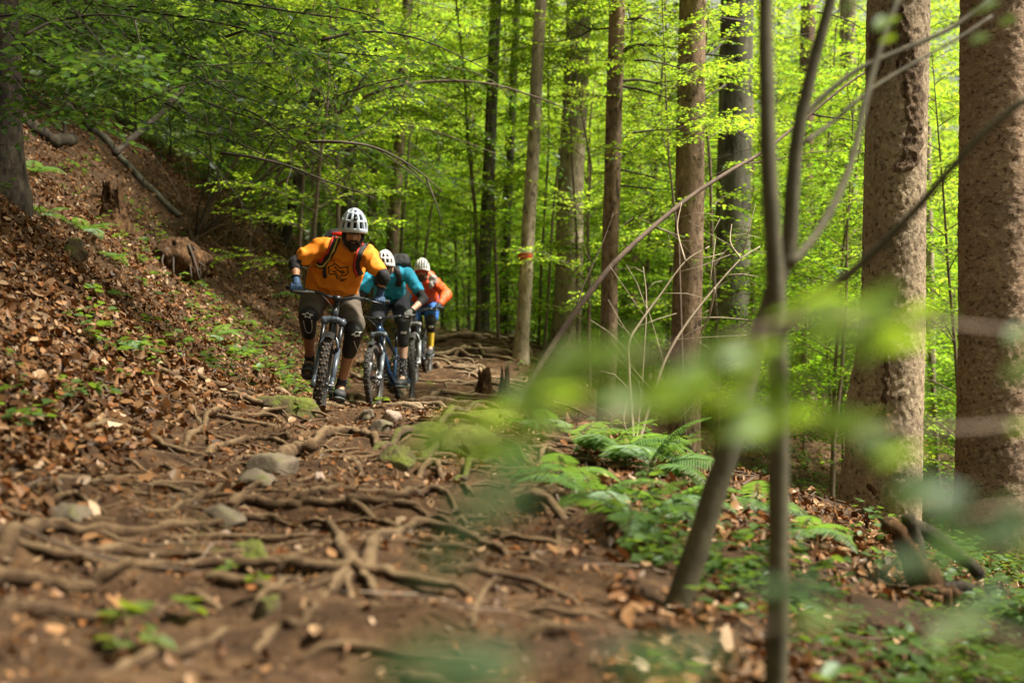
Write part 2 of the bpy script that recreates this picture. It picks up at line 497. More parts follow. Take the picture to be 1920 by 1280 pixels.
def _axis(a, b, fine, lo, hi, grow=1.13):
    c = list(np.arange(a, b, fine))
    d, x = fine, a
    left = []
    while x > lo: d *= grow; x -= d; left.append(x)
    d, x = fine, c[-1]
    right = []
    while x < hi: d *= grow; x += d; right.append(x)
    return np.array(left[::-1] + c + right)

def build_ground():
    xs = _axis(-7, 6, .075, -140, 160)
    ys = np.concatenate([np.arange(-6, 2, .4), np.arange(2, 14, .06), np.arange(14, 28, .12)])
    d, y, ex = .12, ys[-1], []
    while y < 420: d *= 1.12; y += d; ex.append(y)
    ys = np.concatenate([ys, ex])
    X, Y = np.meshgrid(xs, ys)
    Z = ground(X, Y)
    V = np.stack([X, Y, Z], -1).reshape(-1, 3)
    nx, ny = len(xs), len(ys)
    i, j = np.meshgrid(np.arange(nx - 1), np.arange(ny - 1))
    a = (j * nx + i).ravel()
    F = np.stack([a, a + 1, a + nx + 1, a + nx], 1)
    C = V[F].mean(1)
    wob = .22 * vnoise(C[:, 0] * 1.1, C[:, 1] * 1.1, 4) + .1 * vnoise(C[:, 0] * 4, C[:, 1] * 4, 8)
    on = (C[:, 0] > left_edge(C[:, 1]) + .05 + wob) & (C[:, 0] < right_edge(C[:, 1]) + .12 + wob) & (C[:, 1] < 27)
    def sub(mask, name, mat):
        f = F[mask]; u, inv = np.unique(f, return_inverse=True)
        me = np_mesh(name, V[u], inv.reshape(f.shape), mat, smooth=True)
        return link(name, me, None, 'structure')
    return sub(~on, 'forest_floor', M_floor), sub(on, 'forest_path', M_soil)
floor_o, path_o = build_ground()

# ================================================================== leaves
def leaf_arrays(Pn, D, Nn, L, Wd, fold, droop, six=True):
    D = D / np.linalg.norm(D, axis=1, keepdims=True)
    S_ = np.cross(Nn, D); S_ /= np.maximum(np.linalg.norm(S_, axis=1, keepdims=True), 1e-6)
    U = np.cross(D, S_)
    L = L[:, None]; Wd = Wd[:, None]; fold = np.asarray(fold)[..., None]; droop = np.asarray(droop)[..., None]
    n = len(Pn)
    if six:
        def pt(t, w): return Pn + D * L * t + S_ * Wd * w + U * (fold * Wd * abs(w) - droop * L * t * t)
        V = np.stack([pt(0, 0), pt(.30, .5), pt(.70, .40), pt(1, 0), pt(.70, -.40), pt(.30, -.5)], 1).reshape(-1, 3)
        b = np.arange(n)[:, None] * 6
        F = np.concatenate([b + np.array([[0, 1, 2, 3]]), b + np.array([[0, 3, 4, 5]])], 0)
        return V, F, 6
    def pt(t, w): return Pn + D * L * t + S_ * Wd * w + U * (fold * Wd * abs(w) - droop * L * t * t)
    V = np.stack([pt(0, 0), pt(.45, .5), pt(1, 0), pt(.45, -.5)], 1).reshape(-1, 3)
    b = np.arange(n)[:, None] * 4
    F = np.concatenate([b + np.array([[0, 1, 2]]), b + np.array([[0, 2, 3]])], 0)
    return V, F, 4

LITTER_COLS = np.array([(.20, .095, .038), (.29, .155, .07), (.10, .048, .022), (.42, .27, .15), (.25, .105, .038), (.14, .075, .035), (.54, .38, .25)])
LITTER_P = np.array([.22, .20, .23, .08, .12, .11, .04])

def litter_points():
    out = []
    def region(n, fx0, fx1, y0, y1, keep):
        y = np.sqrt(rng.uniform(y0 ** 2, y1 ** 2, n))
        a, b = fx0(y), fx1(y)
        x = a + (b - a) * rng.uniform(0, 1, n)
        k = rng.uniform(0, 1, n) < keep(x, y)
        out.append(np.stack([x[k], y[k]], 1))
    fl = lambda y: -.385 * y - 1.5
    fr = lambda y: .385 * y + 1.5
    pat = lambda x, y: np.clip(.62 + .9 * vnoise(x * .9, y * .9, 2), .12, 1)
    region(36000, fl, lambda y: left_edge(y) + .05, 2.2, 11, lambda x, y: np.clip(.35 + 2 * (left_edge(y) - x), .3, 1))
    region(76000, fl, lambda y: left_edge(y) + .1, 11, 27, lambda x, y: np.clip(.85 + .8 * vnoise(x * .8, y * .8, 3), .55, 1))
    region(90000, fl, lambda y: left_edge(y) + .3, 25, 42, lambda x, y: .9 + 0 * x)
    region(9500, left_edge, lambda y: right_edge(y) + .2, 3, 16, lambda x, y: np.clip(.10 + .5 * np.exp(-(x - left_edge(y)) * 2.0) + .35 * vnoise(x * 1.5, y * 1.5, 6), .03, .8))
    region(36000, right_edge, fr, 2.2, 12, lambda x, y: pat(x, y) * .9)
    region(32000, right_edge, fr, 12, 30, pat)
    return np.concatenate(out)

def slope_normals(x, y):
    e = .05
    gx = (ground(x + e, y) - ground(x - e, y)) / (2 * e); gy = (ground(x, y + e) - ground(x, y - e)) / (2 * e)
    n = np.stack([-gx, -gy, np.ones_like(gx)], 1)
    return n / np.linalg.norm(n, axis=1, keepdims=True)

def build_litter():
    xy = litter_points(); n = len(xy)
    x, y = xy[:, 0], xy[:, 1]
    nz = slope_normals(x, y)
    Nn = nz + rng.normal(0, .42, (n, 3)); Nn /= np.linalg.norm(Nn, axis=1, keepdims=True)
    D = rng.normal(0, 1, (n, 3)); D -= Nn * (D * Nn).sum(1, keepdims=True)
    L = np.clip(np.exp(rng.normal(-3.13, .34, n)), .018, .095); Wd = L * rng.uniform(.5, .8, n)
    Pn = np.stack([x, y, ground(x, y)], 1) + nz * rng.uniform(.004, .03, (n, 1)) - D / np.linalg.norm(D, axis=1, keepdims=True) * L[:, None] * .5
    ci = rng.choice(len(LITTER_COLS), n, p=LITTER_P)
    C = LITTER_COLS[ci] * rng.uniform(.45, 1.25, (n, 1)) * .8
    fold = rng.normal(.25, .55, n); droop = rng.normal(.08, .42, n)
    size = L / y                                             # apparent size decides which are picked out singly
    vis = (np.abs(x / y) < .35) & (ground(x, y) / y > -.235)
    order = np.argsort(-np.where(vis, size, 0))
    big = np.zeros(n, bool); big[order[:300]] = True
    for nm, msk, six in (('leaf_litter', ~big & (y < 12), True), ('distant_leaf_litter', ~big & (y >= 12), False)):
        V, F, k = leaf_arrays(Pn[msk], D[msk], Nn[msk], L[msk], Wd[msk], fold[msk], droop[msk], six)
        link(nm, np_mesh(nm, V, F, M_litter, np.repeat(C[msk], k, 0)), floor_o, 'stuff')
    # the nearest leaves one by one, on twelve shared leaf shapes
    protos = []
    for q in range(14):
        one = lambda a: np.array([a])
        Vq, Fq, k = leaf_arrays(np.zeros((1, 3)) + np.array([[-.5, 0, 0]]), one((1., 0, 0)), one((0, 0, 1.)), np.ones(1), one(rng.uniform(.5, .75)), one(rng.normal(.25, .4)), one(rng.normal(.05, .25)))
        protos.append(np_mesh('fallen_leaf', Vq, Fq, M_litter, np.tile(LITTER_COLS[q % 7] * rng.uniform(.7, 1.2) * .85, (k, 1))))
    for i in np.nonzero(big)[0]:
        d = Vector(D[i]).normalized(); nn = Vector(Nn[i]); s = nn.cross(d).normalized()
        Mx = Matrix((d, s, nn)).transposed().to_4x4(); Mx.translation = Vector(Pn[i]) + d * L[i] * .5
        onp = left_edge(y[i]) < x[i] < right_edge(y[i])
        o = link('fallen_leaf', protos[int(rng.integers(14))], path_o if onp else floor_o)
        o.matrix_basis = Mx @ Matrix.Scale(L[i], 4)
build_litter()

def build_crumbs():
    """leaf bits, needles and bark crumbs trodden into the trail"""
    n = 90000
    y = np.sqrt(rng.uniform(2.9 ** 2, 17 ** 2, n)); a, b = left_edge(y) - .4, right_edge(y) + .6
    x = a + (b - a) * rng.uniform(0, 1, n)
    k = rng.uniform(0, 1, n) < np.clip(.55 + .8 * vnoise(x * 1.6, y * 1.6, 41), .1, 1); x, y = x[k], y[k]; n = len(x)
    nz = slope_normals(x, y); Nn = nz + rng.normal(0, .4, (n, 3)); Nn /= np.linalg.norm(Nn, axis=1, keepdims=True)
    D = rng.normal(0, 1, (n, 3)); D -= Nn * (D * Nn).sum(1, keepdims=True)
    L = rng.uniform(.010, .042, n); Wd = L * rng.uniform(.15, .8, n)
    C = LITTER_COLS[rng.choice(len(LITTER_COLS), n, p=LITTER_P)] * rng.uniform(.3, 1.25, (n, 1)) * .85
    V, F, k = leaf_arrays(np.stack([x, y, ground(x, y)], 1) + nz * rng.uniform(0, .012, (n, 1)), D, Nn, L, Wd, rng.normal(.2, .4, n), rng.normal(0, .3, n), False)
    link('trodden_leaf_bits', np_mesh('trodden_leaf_bits', V, F, M_litter, np.repeat(C, k, 0)), path_o, 'stuff')
build_crumbs()

# ================================================================== roots and stones
def root(pts, r0, r1=None, lift=.35, parent=None, n=10, sub=9, bury=True, mat=None, wob=.25, follow=True):
    r1 = r1 if r1 is not None else r0 * .45
    c = catmull(pts, sub)
    m = len(c)
    q, rad = [], []
    sd = random.random() * 50
    for i, p in enumerate(c):
        t = i / (m - 1)
        r = r0 + (r1 - r0) * t
        r *= .85 * (1 + .30 * mnoise.noise((i * .3, sd, 0)) + .15 * mnoise.noise((i * .9, sd, 4)))
        z = p.z
        if follow: z = .65 * gz(p.x, p.y, False) + .35 * gz(p.x, p.y) + r * lift * .8 + .003
        if bury: z -= (r * 2.2) * (max(0, 1 - i / 3) ** 1 + max(0, 1 - (m - 1 - i) / 4))
        z += .014 * mnoise.noise((i * .22, sd, 7))
        q.append(Vector((p.x + .012 * mnoise.noise((i * .3, sd, 3)), p.y + .018 * mnoise.noise((i * .3, sd, 9)), z))); rad.append(max(r, .003))
    mb = MB().tube(q, rad, n, wob=wob, seed=sd)
    mb.v = [(x + .10 * r0 * mnoise.noise((x * 60, y * 60, z * 60)), y + .10 * r0 * mnoise.noise((x * 60, y * 60, z * 60 + 9)), z + .20 * r0 * mnoise.noise((x * 16, y * 16, z * 30 + 4))) for x, y, z in mb.v]
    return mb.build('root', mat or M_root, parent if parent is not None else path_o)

def RP(pix, r, **kw):
    pts = [G(u, v) for u, v in pix]
    return root(pts, r, **kw)

M_mossroot = earth_mat('mossy_root', [(.25, (.035, .021, .012)), (.5, (.105, .070, .042)), (.8, (.22, .158, .10))], 14.0, (MOSS, 3.0, .58, .25), .95, 1.0)
M_rootpale = earth_mat('lit_pale_root', [(.25, (.05, .030, .016)), (.5, (.15, .10, .056)), (.8, (.30, .21, .13))], 12.0, ((.12, .13, .03), 1.5, .74, .2), .95, 1.0, (.40, .30, .19))  # paler copy of the root bark: light on the root stair as colour
# the big ones one can follow in the photograph
RP([(-40, 1090), (70, 1098), (137, 1112), (200, 1088), (267, 1068), (375, 1066), (500, 1072), (640, 1060)], .030, lift=.9)
RP([(-40, 1040), (20, 1010), (83, 1004), (167, 1008), (290, 1000), (375, 992), (480, 980), (540, 983)], .036, lift=.8)
RP([(60, 915), (100, 905), (187, 908), (250, 902), (312, 920), (370, 930)], .028, lift=.8)
RP([(150, 812), (217, 806), (292, 836), (345, 850), (396, 858)], .030, lift=.9)
RP([(345, 840), (380, 812), (423, 784), (504, 787), (544, 797), (600, 826)], .026, lift=1.2)
RP([(423, 784), (505, 780), (580, 782), (640, 795)], .02, lift=1.0)
RP([(520, 880), (545, 860), (592, 836), (617, 821), (660, 816), (700, 824), (715, 845)], .05, lift=1.0)
RP([(633, 892), (660, 872), (690, 850)], .022, lift=1.0)
RP([(655, 958), (667, 952), (729, 950), (792, 966), (850, 988)], .026, lift=1.0)
RP([(560, 940), (580, 930), (625, 921), (687, 925), (792, 929), (850, 950)], .028, lift=1.0)
RP([(390, 850), (420, 838), (458, 825), (505, 826), (548, 836)], .03, lift=1.0)
RP([(430, 870), (470, 858), (520, 856), (560, 870)], .022, lift=.9)
RP([(471, 1236), (521, 1187), (575, 1162), (600, 1118), (654, 1072), (700, 1050)], .026, lift=.9)
RP([(658, 1068), (625, 1110), (596, 1160)], .026, lift=1.3)
RP([(658, 1068), (652, 1110), (667, 1170)], .018, lift=1.2)
RP([(672, 1066), (700, 1120), (745, 1172)], .02, lift=1.1)
RP([(664, 1066), (640, 1030), (620, 998), (560, 985)], .03, lift=1.1)
RP([(520, 1076), (580, 1072), (640, 1070), (700, 1078), (790, 1112), (900, 1130)], .032, lift=1.0)
RP([(690, 1062), (700, 1020), (730, 1002), (800, 995), (890, 1018), (960, 1052)], .034, lift=1.0)
RP([(720, 945), (760, 935), (800, 932), (850, 957), (880, 985)], .028, lift=1.0)
RP([(770, 906), (790, 899), (825, 890), (870, 912), (890, 930)], .026, lift=1.1)
RP([(420, 960), (470, 948), (530, 952), (600, 948), (680, 965), (760, 1000)], .03, lift=.9)
RP([(250, 960), (330, 950), (400, 935), (440, 920)], .026, lift=.9)
RP([(120, 1050), (200, 1040), (300, 1052), (420, 1040), (520, 1045)], .03, lift=.8)
RP([(-30, 1150), (100, 1165), (220, 1160), (340, 1135), (450, 1140)], .03, lift=.6)
RP([(200, 1255), (320, 1230), (420, 1180), (520, 1110), (560, 1080)], .024, lift=.8)
RP([(560, 1240), (700, 1225), (850, 1250), (1000, 1240)], .02, lift=.7)
RP([(330, 1010), (350, 1030), (360, 1062)], .016, lift=1.0)
RP([(60, 1005), (66, 1030), (74, 1056)], .012, lift=1.0)
RP([(10, 880), (30, 905), (70, 935), (130, 965)], .02, lift=.8)
RP([(100, 950), (140, 930), (170, 952), (210, 970)], .02, lift=1.0)
RP([(300, 870), (340, 885), (400, 890), (470, 900)], .02, lift=.8)
RP([(540, 900), (600, 895), (640, 905), (720, 900)], .022, lift=.9)
RP([(800, 1080), (900, 1075), (1000, 1110), (1090, 1140)], .022, lift=.7)
RP([(880, 1190), (890, 1150), (910, 1120), (940, 1100)], .018, lift=1.0)
RP([(290, 695), (340, 688), (400, 692), (440, 700)], .028, lift=1.3)       # fallen pale branch lying at the foot of the bank
RP([(210, 730), (280, 735), (360, 728), (430, 745), (510, 770)], .022, lift=.8)
RP([(240, 752), (320, 748), (400, 742), (470, 760)], .02, lift=.8)
RP([(330, 660), (360, 650), (390, 640)], .012, lift=1.0)
# smaller ones between them, mostly running across the trail
for k in range(160):
    y = math.sqrt(random.uniform(3.3 ** 2, 11.4 ** 2))
    x = random.uniform(float(left_edge(y)) - .1, float(right_edge(y)) - .05)
    a = random.gauss(0, .5) + (math.pi if random.random() < .5 else 0)
    ln = random.uniform(.25, 1.3)
    pts, p = [], Vector((x, y, 0))
    for q in range(6):
        pts.append(p.copy()); a += random.gauss(0, .30); p = p + Vector((math.cos(a), math.sin(a), 0)) * ln / 5
    root(pts, random.choice((.008, .012, .016, .021, .027)) * random.uniform(.8, 1.3), lift=random.uniform(.1, .8), n=7, sub=5)
# the stair of roots behind the third rider and beside the stumps
for k in range(84):
    y = random.uniform(13.6, 24.8)
    rr = float(right_edge(y)); x0 = random.uniform(-2.0, rr + .1)
    if k % 2: x0 = random.uniform(-1.0, rr + .5)
    a = random.gauss(0, .5) + (math.pi if random.random() < .5 else 0)
    ln = random.uniform(.5, 2.2)
    pts, p = [], Vector((x0 - ln * .4 * math.cos(a), y, 0))
    for q in range(7):
        pts.append(p.copy()); a += random.gauss(0, .42); p = p + Vector((math.cos(a), math.sin(a) * .8, 0)) * ln / 6
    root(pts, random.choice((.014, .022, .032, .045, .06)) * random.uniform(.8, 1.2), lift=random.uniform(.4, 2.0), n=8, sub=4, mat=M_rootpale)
fine = MB()
for k in range(330):            # fine rootlets matted into the soil
    y = math.sqrt(random.uniform(3.2 ** 2, 13 ** 2))
    x = random.uniform(float(left_edge(y)) - .2, float(right_edge(y)) + .2)
    a = random.gauss(0, .6) + (math.pi if random.random() < .5 else 0)
    ln = random.uniform(.15, .8); p = Vector((x, y, 0)); pts = []
    r_ = random.choice((.003, .005, .007, .010))
    for q in range(7):
        pts.append(Vector((p.x, p.y, gz(p.x, p.y) + r_ * random.uniform(-.6, .9)))); a += random.gauss(0, .35); p = p + Vector((math.cos(a), math.sin(a), 0)) * ln / 6
    pts[0].z -= r_ * 2; pts[-1].z -= r_ * 2
    fine.tube(catmull(pts, 2), [r_ * (1 - .05 * q) for q in range(13)], 5)
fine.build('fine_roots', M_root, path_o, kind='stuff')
tw_ = MB()
for k in range(620):            # dead twigs lying in the leaves
    y = random.uniform(3.5, 20); x = random.uniform(-.38 * y, .38 * y)
    if left_edge(y) + .1 < x < right_edge(y) and random.random() < .7: continue
    a = random.uniform(0, 6.28); ln = random.choice((.08, .15, .25, .45, .8)) * random.uniform(.7, 1.3); r_ = random.uniform(.002, .006)
    pts = []
    for q in range(4):
        px, py = x + math.cos(a) * ln * q / 3 + random.gauss(0, .02) * ln, y + math.sin(a) * ln * q / 3 + random.gauss(0, .02) * ln
        pts.append(Vector((px, py, gz(px, py) + r_ + random.uniform(.0, .025))))
    tw_.tube(pts, [r_, r_ * .9, r_ * .7, r_ * .4], 5)
tw_.build('fallen_twigs', M_twig, floor_o, kind='stuff')
RP([(770, 702), (800, 715), (840, 716), (872, 703)], .03, lift=1.6)

def rock(name, u, v, w, h, mat, label, squash=.8, seed=0, depth=None, sink=.38, loc=None, cat='stone', group=None):
    b = loc or G(u, v)
    s = b.y / FPX
    W_, H_ = w * s, h * s
    mb = MB(); mb.ellipsoid((0, 0, 0), (W_ / 2, (depth or W_ * squash) / 2, H_ * .75), nu=40, nv=26)
    mb.v = [tuple(Vector(p) * (1 + .30 * mnoise.noise(Vector(p) / W_ * 2.6 + Vector((seed, 3, 1))) + .08 * mnoise.noise(Vector(p) / W_ * 7 + Vector((seed, 0, 5))))) for p in mb.v]
    rr_ = random.Random(seed)                       # broken faces
    for q in range(9):
        nv = Vector((rr_.gauss(0, 1), rr_.gauss(0, 1), rr_.gauss(.4, .8))).normalized()
        sup = max(Vector(p).dot(nv) for p in mb.v) * rr_.uniform(.62, .86)
        mb.v = [tuple(Vector(p) - nv * max(0, Vector(p).dot(nv) - sup) * .85) for p in mb.v]
    mb.v = [tuple(Vector(p) * (1 + .05 * mnoise.noise(Vector(p) / W_ * 9 + Vector((seed, 7, 2))))) for p in mb.v]
    if mat in (M_mossrock, M_moss): mb.v = [tuple(Vector(p) * (1 + .07 * mnoise.noise(Vector(p) / W_ * 14 + Vector((seed, 1, 1))) + .05 * mnoise.noise(Vector(p) / W_ * 30))) for p in mb.v]
    o = mb.build(name, mat)
    o.location = (b.x, b.y + W_ * squash * .4, b.z + H_ * (.45 - sink))
    o.rotation_euler = (random.uniform(-.15, .15), random.uniform(-.15, .15), random.uniform(-.5, .5))
    return tag(o, label, cat, group)

rock('rock', 537, 778, 142, 48, M_mossrock, 'long moss-covered rock just in front of the first bicycle wheel', seed=3)
rock('rock', 690, 786, 34, 30, M_stone, 'small dark brown stone standing on edge in front of the second bicycle', seed=5)
rock('rock', 738, 795, 46, 32, M_stone_pale, 'pale pinkish stone right of the dark stone before the second bicycle', seed=8)
rock('rock', 712, 806, 60, 26, M_stone, 'low grey brown stone in front of the pale pinkish one', seed=11)
rock('rock', 504, 893, 120, 48, M_stone, 'wide smooth grey stone among the roots in mid trail', seed=13)
rock('rock', 476, 915, 92, 36, M_stone, 'narrow tilted stone against the front of the wide grey stone', seed=17)
rock('rock', 408, 985, 96, 44, M_stone, 'pointed grey stone wedged behind a long horizontal root', seed=19)
rock('rock', 465, 1066, 104, 52, M_mossrock, 'flat stone with green moss near the root hub in the foreground', seed=23)
rock('rock', 742, 884, 92, 44, M_mossrock, 'mossy rounded stone below the arching root', seed=29)
rock('rock', 124, 975, 84, 40, M_stone, 'dark pyramid-shaped stone on the left of the trail', seed=31)
rock('rock', 500, 1165, 76, 64, M_mossrock, 'upright mossy block under the foreground roots', seed=37)
rock('rock', 130, 478, 56, 46, M_mossrock, 'squarish mossy rock sticking out of the leafy bank', seed=41)
rock('rock', 872, 858, 200, 62, M_moss, 'broad moss-covered hump on the right edge of the trail', seed=43, squash=.9)
rock('rock', 800, 822, 120, 34, M_moss, 'smaller mossy swelling between the arching root and the broad mossy hump', seed=47)
rock('rock', 930, 800, 150, 36, M_moss, 'low flat mossy hump behind the broad mossy hump', seed=53, squash=1.1)
for pix_, r_ in [([(700, 845), (760, 818), (830, 800), (900, 792), (980, 800)], .034), ([(790, 860), (840, 838), (900, 828), (970, 845), (1010, 880)], .03), ([(850, 905), (880, 880), (930, 872), (985, 890)], .024), ([(820, 790), (880, 775), (950, 772)], .03)]:
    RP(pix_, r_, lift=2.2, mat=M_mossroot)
rock('rock', 598, 900, 26, 16, M_stone_pale, 'small whitish pebble in the middle of the trail', seed=59)
rock('rock', 418, 1012, 30, 24, M_stone_pale, 'small whitish pebble in front of the second long root', seed=61)

# ================================================================== foliage tools
class Foliage:
    def __init__(s): s.P, s.D, s.N, s.L, s.C = [], [], [], [], []
    def leaf(s, p, d, n, L, c=1.0):
        s.P.append(p); s.D.append(d); s.N.append(n); s.L.append(L); s.C.append(c)
    def build(s, name, mat, parent=None, six=False, ratio=.62, kind='stuff', link_it=True):
        n = len(s.P)
        r = np.random.default_rng(n)
        L = np.array(s.L)
        V, F, k = leaf_arrays(np.array(s.P), np.array(s.D), np.array(s.N), L, L * ratio * r.uniform(.85, 1.15, n), r.normal(.15, .15, n), r.normal(.12, .12, n), six)
        c = np.array(s.C)[:, None] * np.stack([r.uniform(.85, 1.25, n), np.ones(n), r.uniform(.7, 1.2, n)], 1)
        me = np_mesh(name, V, F, mat, np.repeat(c, k, 0))
        return link(name, me, parent, kind) if link_it else me

def spray(F, mb, pts, r0, L, twig, tgap, lgap, rg, tilt=.4, start=.2, tone=(.75, 1.25), curl=.1, mat=0, leaves=True, tw_n=3, density=1.0):
    """a limb along pts with side twigs in its plane and leaves along the twigs"""
    pts = [Vector(p) for p in pts]
    m = len(pts)
    mb.tube(pts, [r0 * (1 - .85 * i / (m - 1)) + .0012 for i in range(m)], 5 if r0 > .01 else 4, mat, cap=False)
    seg = [(pts[i + 1] - pts[i]).length for i in range(m - 1)]
    tot = sum(seg); s = start * tot; side = 1
    up = Vector((0, 0, 1))
    while s < tot:
        a, i = s, 0
        while i < m - 2 and a > seg[i]: a -= seg[i]; i += 1
        p = pts[i].lerp(pts[i + 1], min(1, a / max(seg[i], 1e-6)))
        d = (pts[i + 1] - pts[i]).normalized()
        lat = d.cross(up)
        if lat.length < .1: lat = Vector((rg.normal(), rg.normal(), 0))
        lat.normalize()
        td = (d * .75 + lat * side * rg.uniform(.6, 1.1) + up * rg.normal(.0, .22)).normalized()
        tl = twig * rg.uniform(.55, 1.15) * (1 - .55 * s / tot)
        e = p + td * tl + up * (-curl * tl)
        mid = p.lerp(e, .5) + up * (.04 * tl)
        mb.tube([p, mid, e], [max(r0 * .22, .0022), max(r0 * .16, .0016), .001], tw_n, mat, cap=False)
        if leaves and rg.uniform() < density:
            k = max(2, int(tl / lgap)); ls = 1
            c0 = rg.uniform(*tone)
            for q in range(k + 1):
                t = (q + .6) / (k + .6)
                b = p.lerp(mid, t * 2) if t < .5 else mid.lerp(e, t * 2 - 1)
                l2 = td.cross(up); 
                if l2.length < .05: l2 = lat
                l2.normalize()
                ld = (td * .6 + l2 * ls * 1.0 + up * rg.normal(-.1, .25)) if q < k else td
                nn = up + Vector((rg.normal(0, tilt), rg.normal(0, tilt), 0))
                F.leaf(b, ld, nn, L * rg.uniform(.65, 1.15), c0 * rg.uniform(.85, 1.15))
                ls = -ls
        side = -side
        s += tgap * rg.uniform(.7, 1.3)

def limb_path(p, az, ln, rise, droop, k=5, bend=.25, rg=None):
    pts = []
    a = az; q = Vector(p)
    for i in range(k + 1):
        pts.append(q.copy())
        t = i / k
        a += rg.normal(0, bend) * .5
        slope = rise * (1 - t) - droop * t
        q = q + Vector((math.cos(a), math.sin(a), slope)).normalized() * ln / k
    return pts

def young_tree(seed, H, spread, nl, L, twig, tgap, lgap, h0=.12, lean=.05, tone=(.75, 1.25), rise=.55, droop=.25, r0=.035, tilt=.4):
    """meshes (stem, foliage) of a young broad-leaved tree standing at the origin"""
    rg = np.random.default_rng(seed)
    F, mb = Foliage(), MB()
    la = rg.uniform(0, 6.28)
    stem = [Vector((math.cos(la) * lean * H * (t ** 1.5) + rg.normal(0, .012) * H * t, math.sin(la) * lean * H * t ** 1.5 + rg.normal(0, .012) * H * t, H * t)) for t in np.linspace(0, 1, 8)]
    mb.tube([stem[0] - Vector((0, 0, .3))] + stem, [r0 * 1.1] + [r0 * (1 - .85 * t) for t in np.linspace(0, 1, 8)], 7, 0, cap=False)
    for k in range(nl):
        t = h0 + (1 - h0) * (k + rg.uniform(0, 1)) / nl
        f = t * 7; i = min(int(f), 6); p = stem[i].lerp(stem[i + 1], f - i)
        az = k * 2.4 + rg.normal(0, .4)
        ln = spread * rg.uniform(.6, 1.15) * (1.0 - .55 * max(0, t - .35))
        pts = limb_path(p, az, ln, rise * rg.uniform(.6, 1.4), droop * rg.uniform(.5, 1.5), 5, .25, rg)
        spray(F, mb, pts, max(.006, r0 * .32 * (1 - t * .5)), L, twig, tgap, lgap, rg, tilt, .15, tone)
    return mb, F
# ================================================================== trees
def trunk_tube(base, top, r0, r1, mat, name='trunk', parent=None, n=14, k=16, flare=.5, wob=.06, seed=0, bow=.0):
    """a tapered trunk from base to top (world points made local to parent root)"""
    base, top = Vector(base), Vector(top)
    H = (top - base).length
    zs = sorted(set([0, .04, .1, .2, .35, .6, 1.0] + list(np.linspace(1.2, H, k))))
    pts, rad = [], []
    for z in zs:
        t = z / H
        p = base.lerp(top, t)
        p += Vector((mnoise.noise((z * .5, seed, 0)), mnoise.noise((z * .5, seed, 5)), 0)) * (.04 + bow) * min(1, z)
        r = r0 + (r1 - r0) * t + r0 * flare * math.exp(-z / .22)
        pts.append(p); rad.append(r)
    pts.insert(0, base - Vector((0, 0, .5))); rad.insert(0, rad[0] * 1.05)
    mb = MB().tube(pts, rad, n, 0, True, wob=wob, seed=seed)
    return mb

def tree(u, v, y, width_px, mat, label, top=None, kind_name='tree', cat='tree', group=None, H=16, seed=1, flare=.4, base_z=None, crown=True, crown_mat=None, taper=.55, n=14):
    """trunk seen at photo pixel (u, v) y metres away, leaning towards top=(u2, v2)"""
    p = P(u, v, y); r = width_px * y / FPX / 2
    q = P(*(top or (u, v - 300)), y)
    d = (q - p).normalized()
    bz = gz(p.x, y) if base_z is None else base_z
    b = p + d * ((bz - p.z) / d.z)
    t = b + d * (H / d.z)
    root_o = empty(kind_name, b, label, cat, group)
    mb = trunk_tube(b, t, r * 1.06, r * taper, mat, seed=seed, flare=flare, n=n)
    o = mb.build('trunk', mat, root_o); rebase(o, b)
    return root_o, b, t, r

# crown meshes shared by the tall trees whose crowns close the roof above the frame
_cm = []
for sd in (101, 102):
    rg = np.random.default_rng(sd)
    F, mb = Foliage(), MB()
    for k in range(30):
        t = k / 29
        az = k * 2.4
        ln = (3.2 - 1.9 * t) * rg.uniform(.75, 1.1)
        pts = limb_path((0, 0, 5.5 * t), az, ln, .35, .2, 5, .25, rg)
        spray(F, mb, pts, .05 * (1 - .6 * t), .16, .85, .22, .12, rg, .45, .1)
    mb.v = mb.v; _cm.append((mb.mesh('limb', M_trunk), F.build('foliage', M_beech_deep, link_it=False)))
def add_crown(root_o, at, scale, rot, k=0):
    loc = Vector(at) - root_o.location
    a = link('crown', _cm[k][1], root_o, 'stuff')
    b = link('limb', _cm[k][0], root_o)
    for o in (a, b):
        o.location = loc; o.rotation_euler = (0, 0, rot); o.scale = (scale,) * 3

def dead_branch(root_o, pix, y, r0, dy=0.0, twigs=True, mat=None, name='branch', r1=None):
    """a bare branch along photo pixels, receding by dy over its length"""
    n = len(pix)
    pts = [P(u, v, y + dy * i / (n - 1)) for i, (u, v) in enumerate(pix)]
    pts = catmull(pts, 5)
    m = len(pts)
    mb = MB().tube(pts, [r0 + ((r1 if r1 is not None else r0 * .25) - r0) * i / (m - 1) for i in range(m)], 7, wob=.2, seed=pix[0][0])
    if twigs:
        for i in range(4, m - 1, 3):
            d = (pts[i + 1] - pts[i]).normalized()
            a = random.choice((-1, 1)) * random.uniform(.5, 1.1)
            e = d * math.cos(a) + d.cross(Vector((0, 1, 0))).normalized() * math.sin(a) + Vector((0, random.uniform(-.5, .5), 0))
            l = random.uniform(.12, .45)
            mb.tube([pts[i], pts[i] + e * l * .5 + Vector((0, 0, .01)), pts[i] + e * l + Vector((0, 0, random.uniform(-.06, .06)))], [r0 * .3, r0 * .2, .0015], 4)
    o = mb.build(name, mat or M_twig_dark, root_o)
    if root_o is not None: rebase(o, root_o.location)
    return o

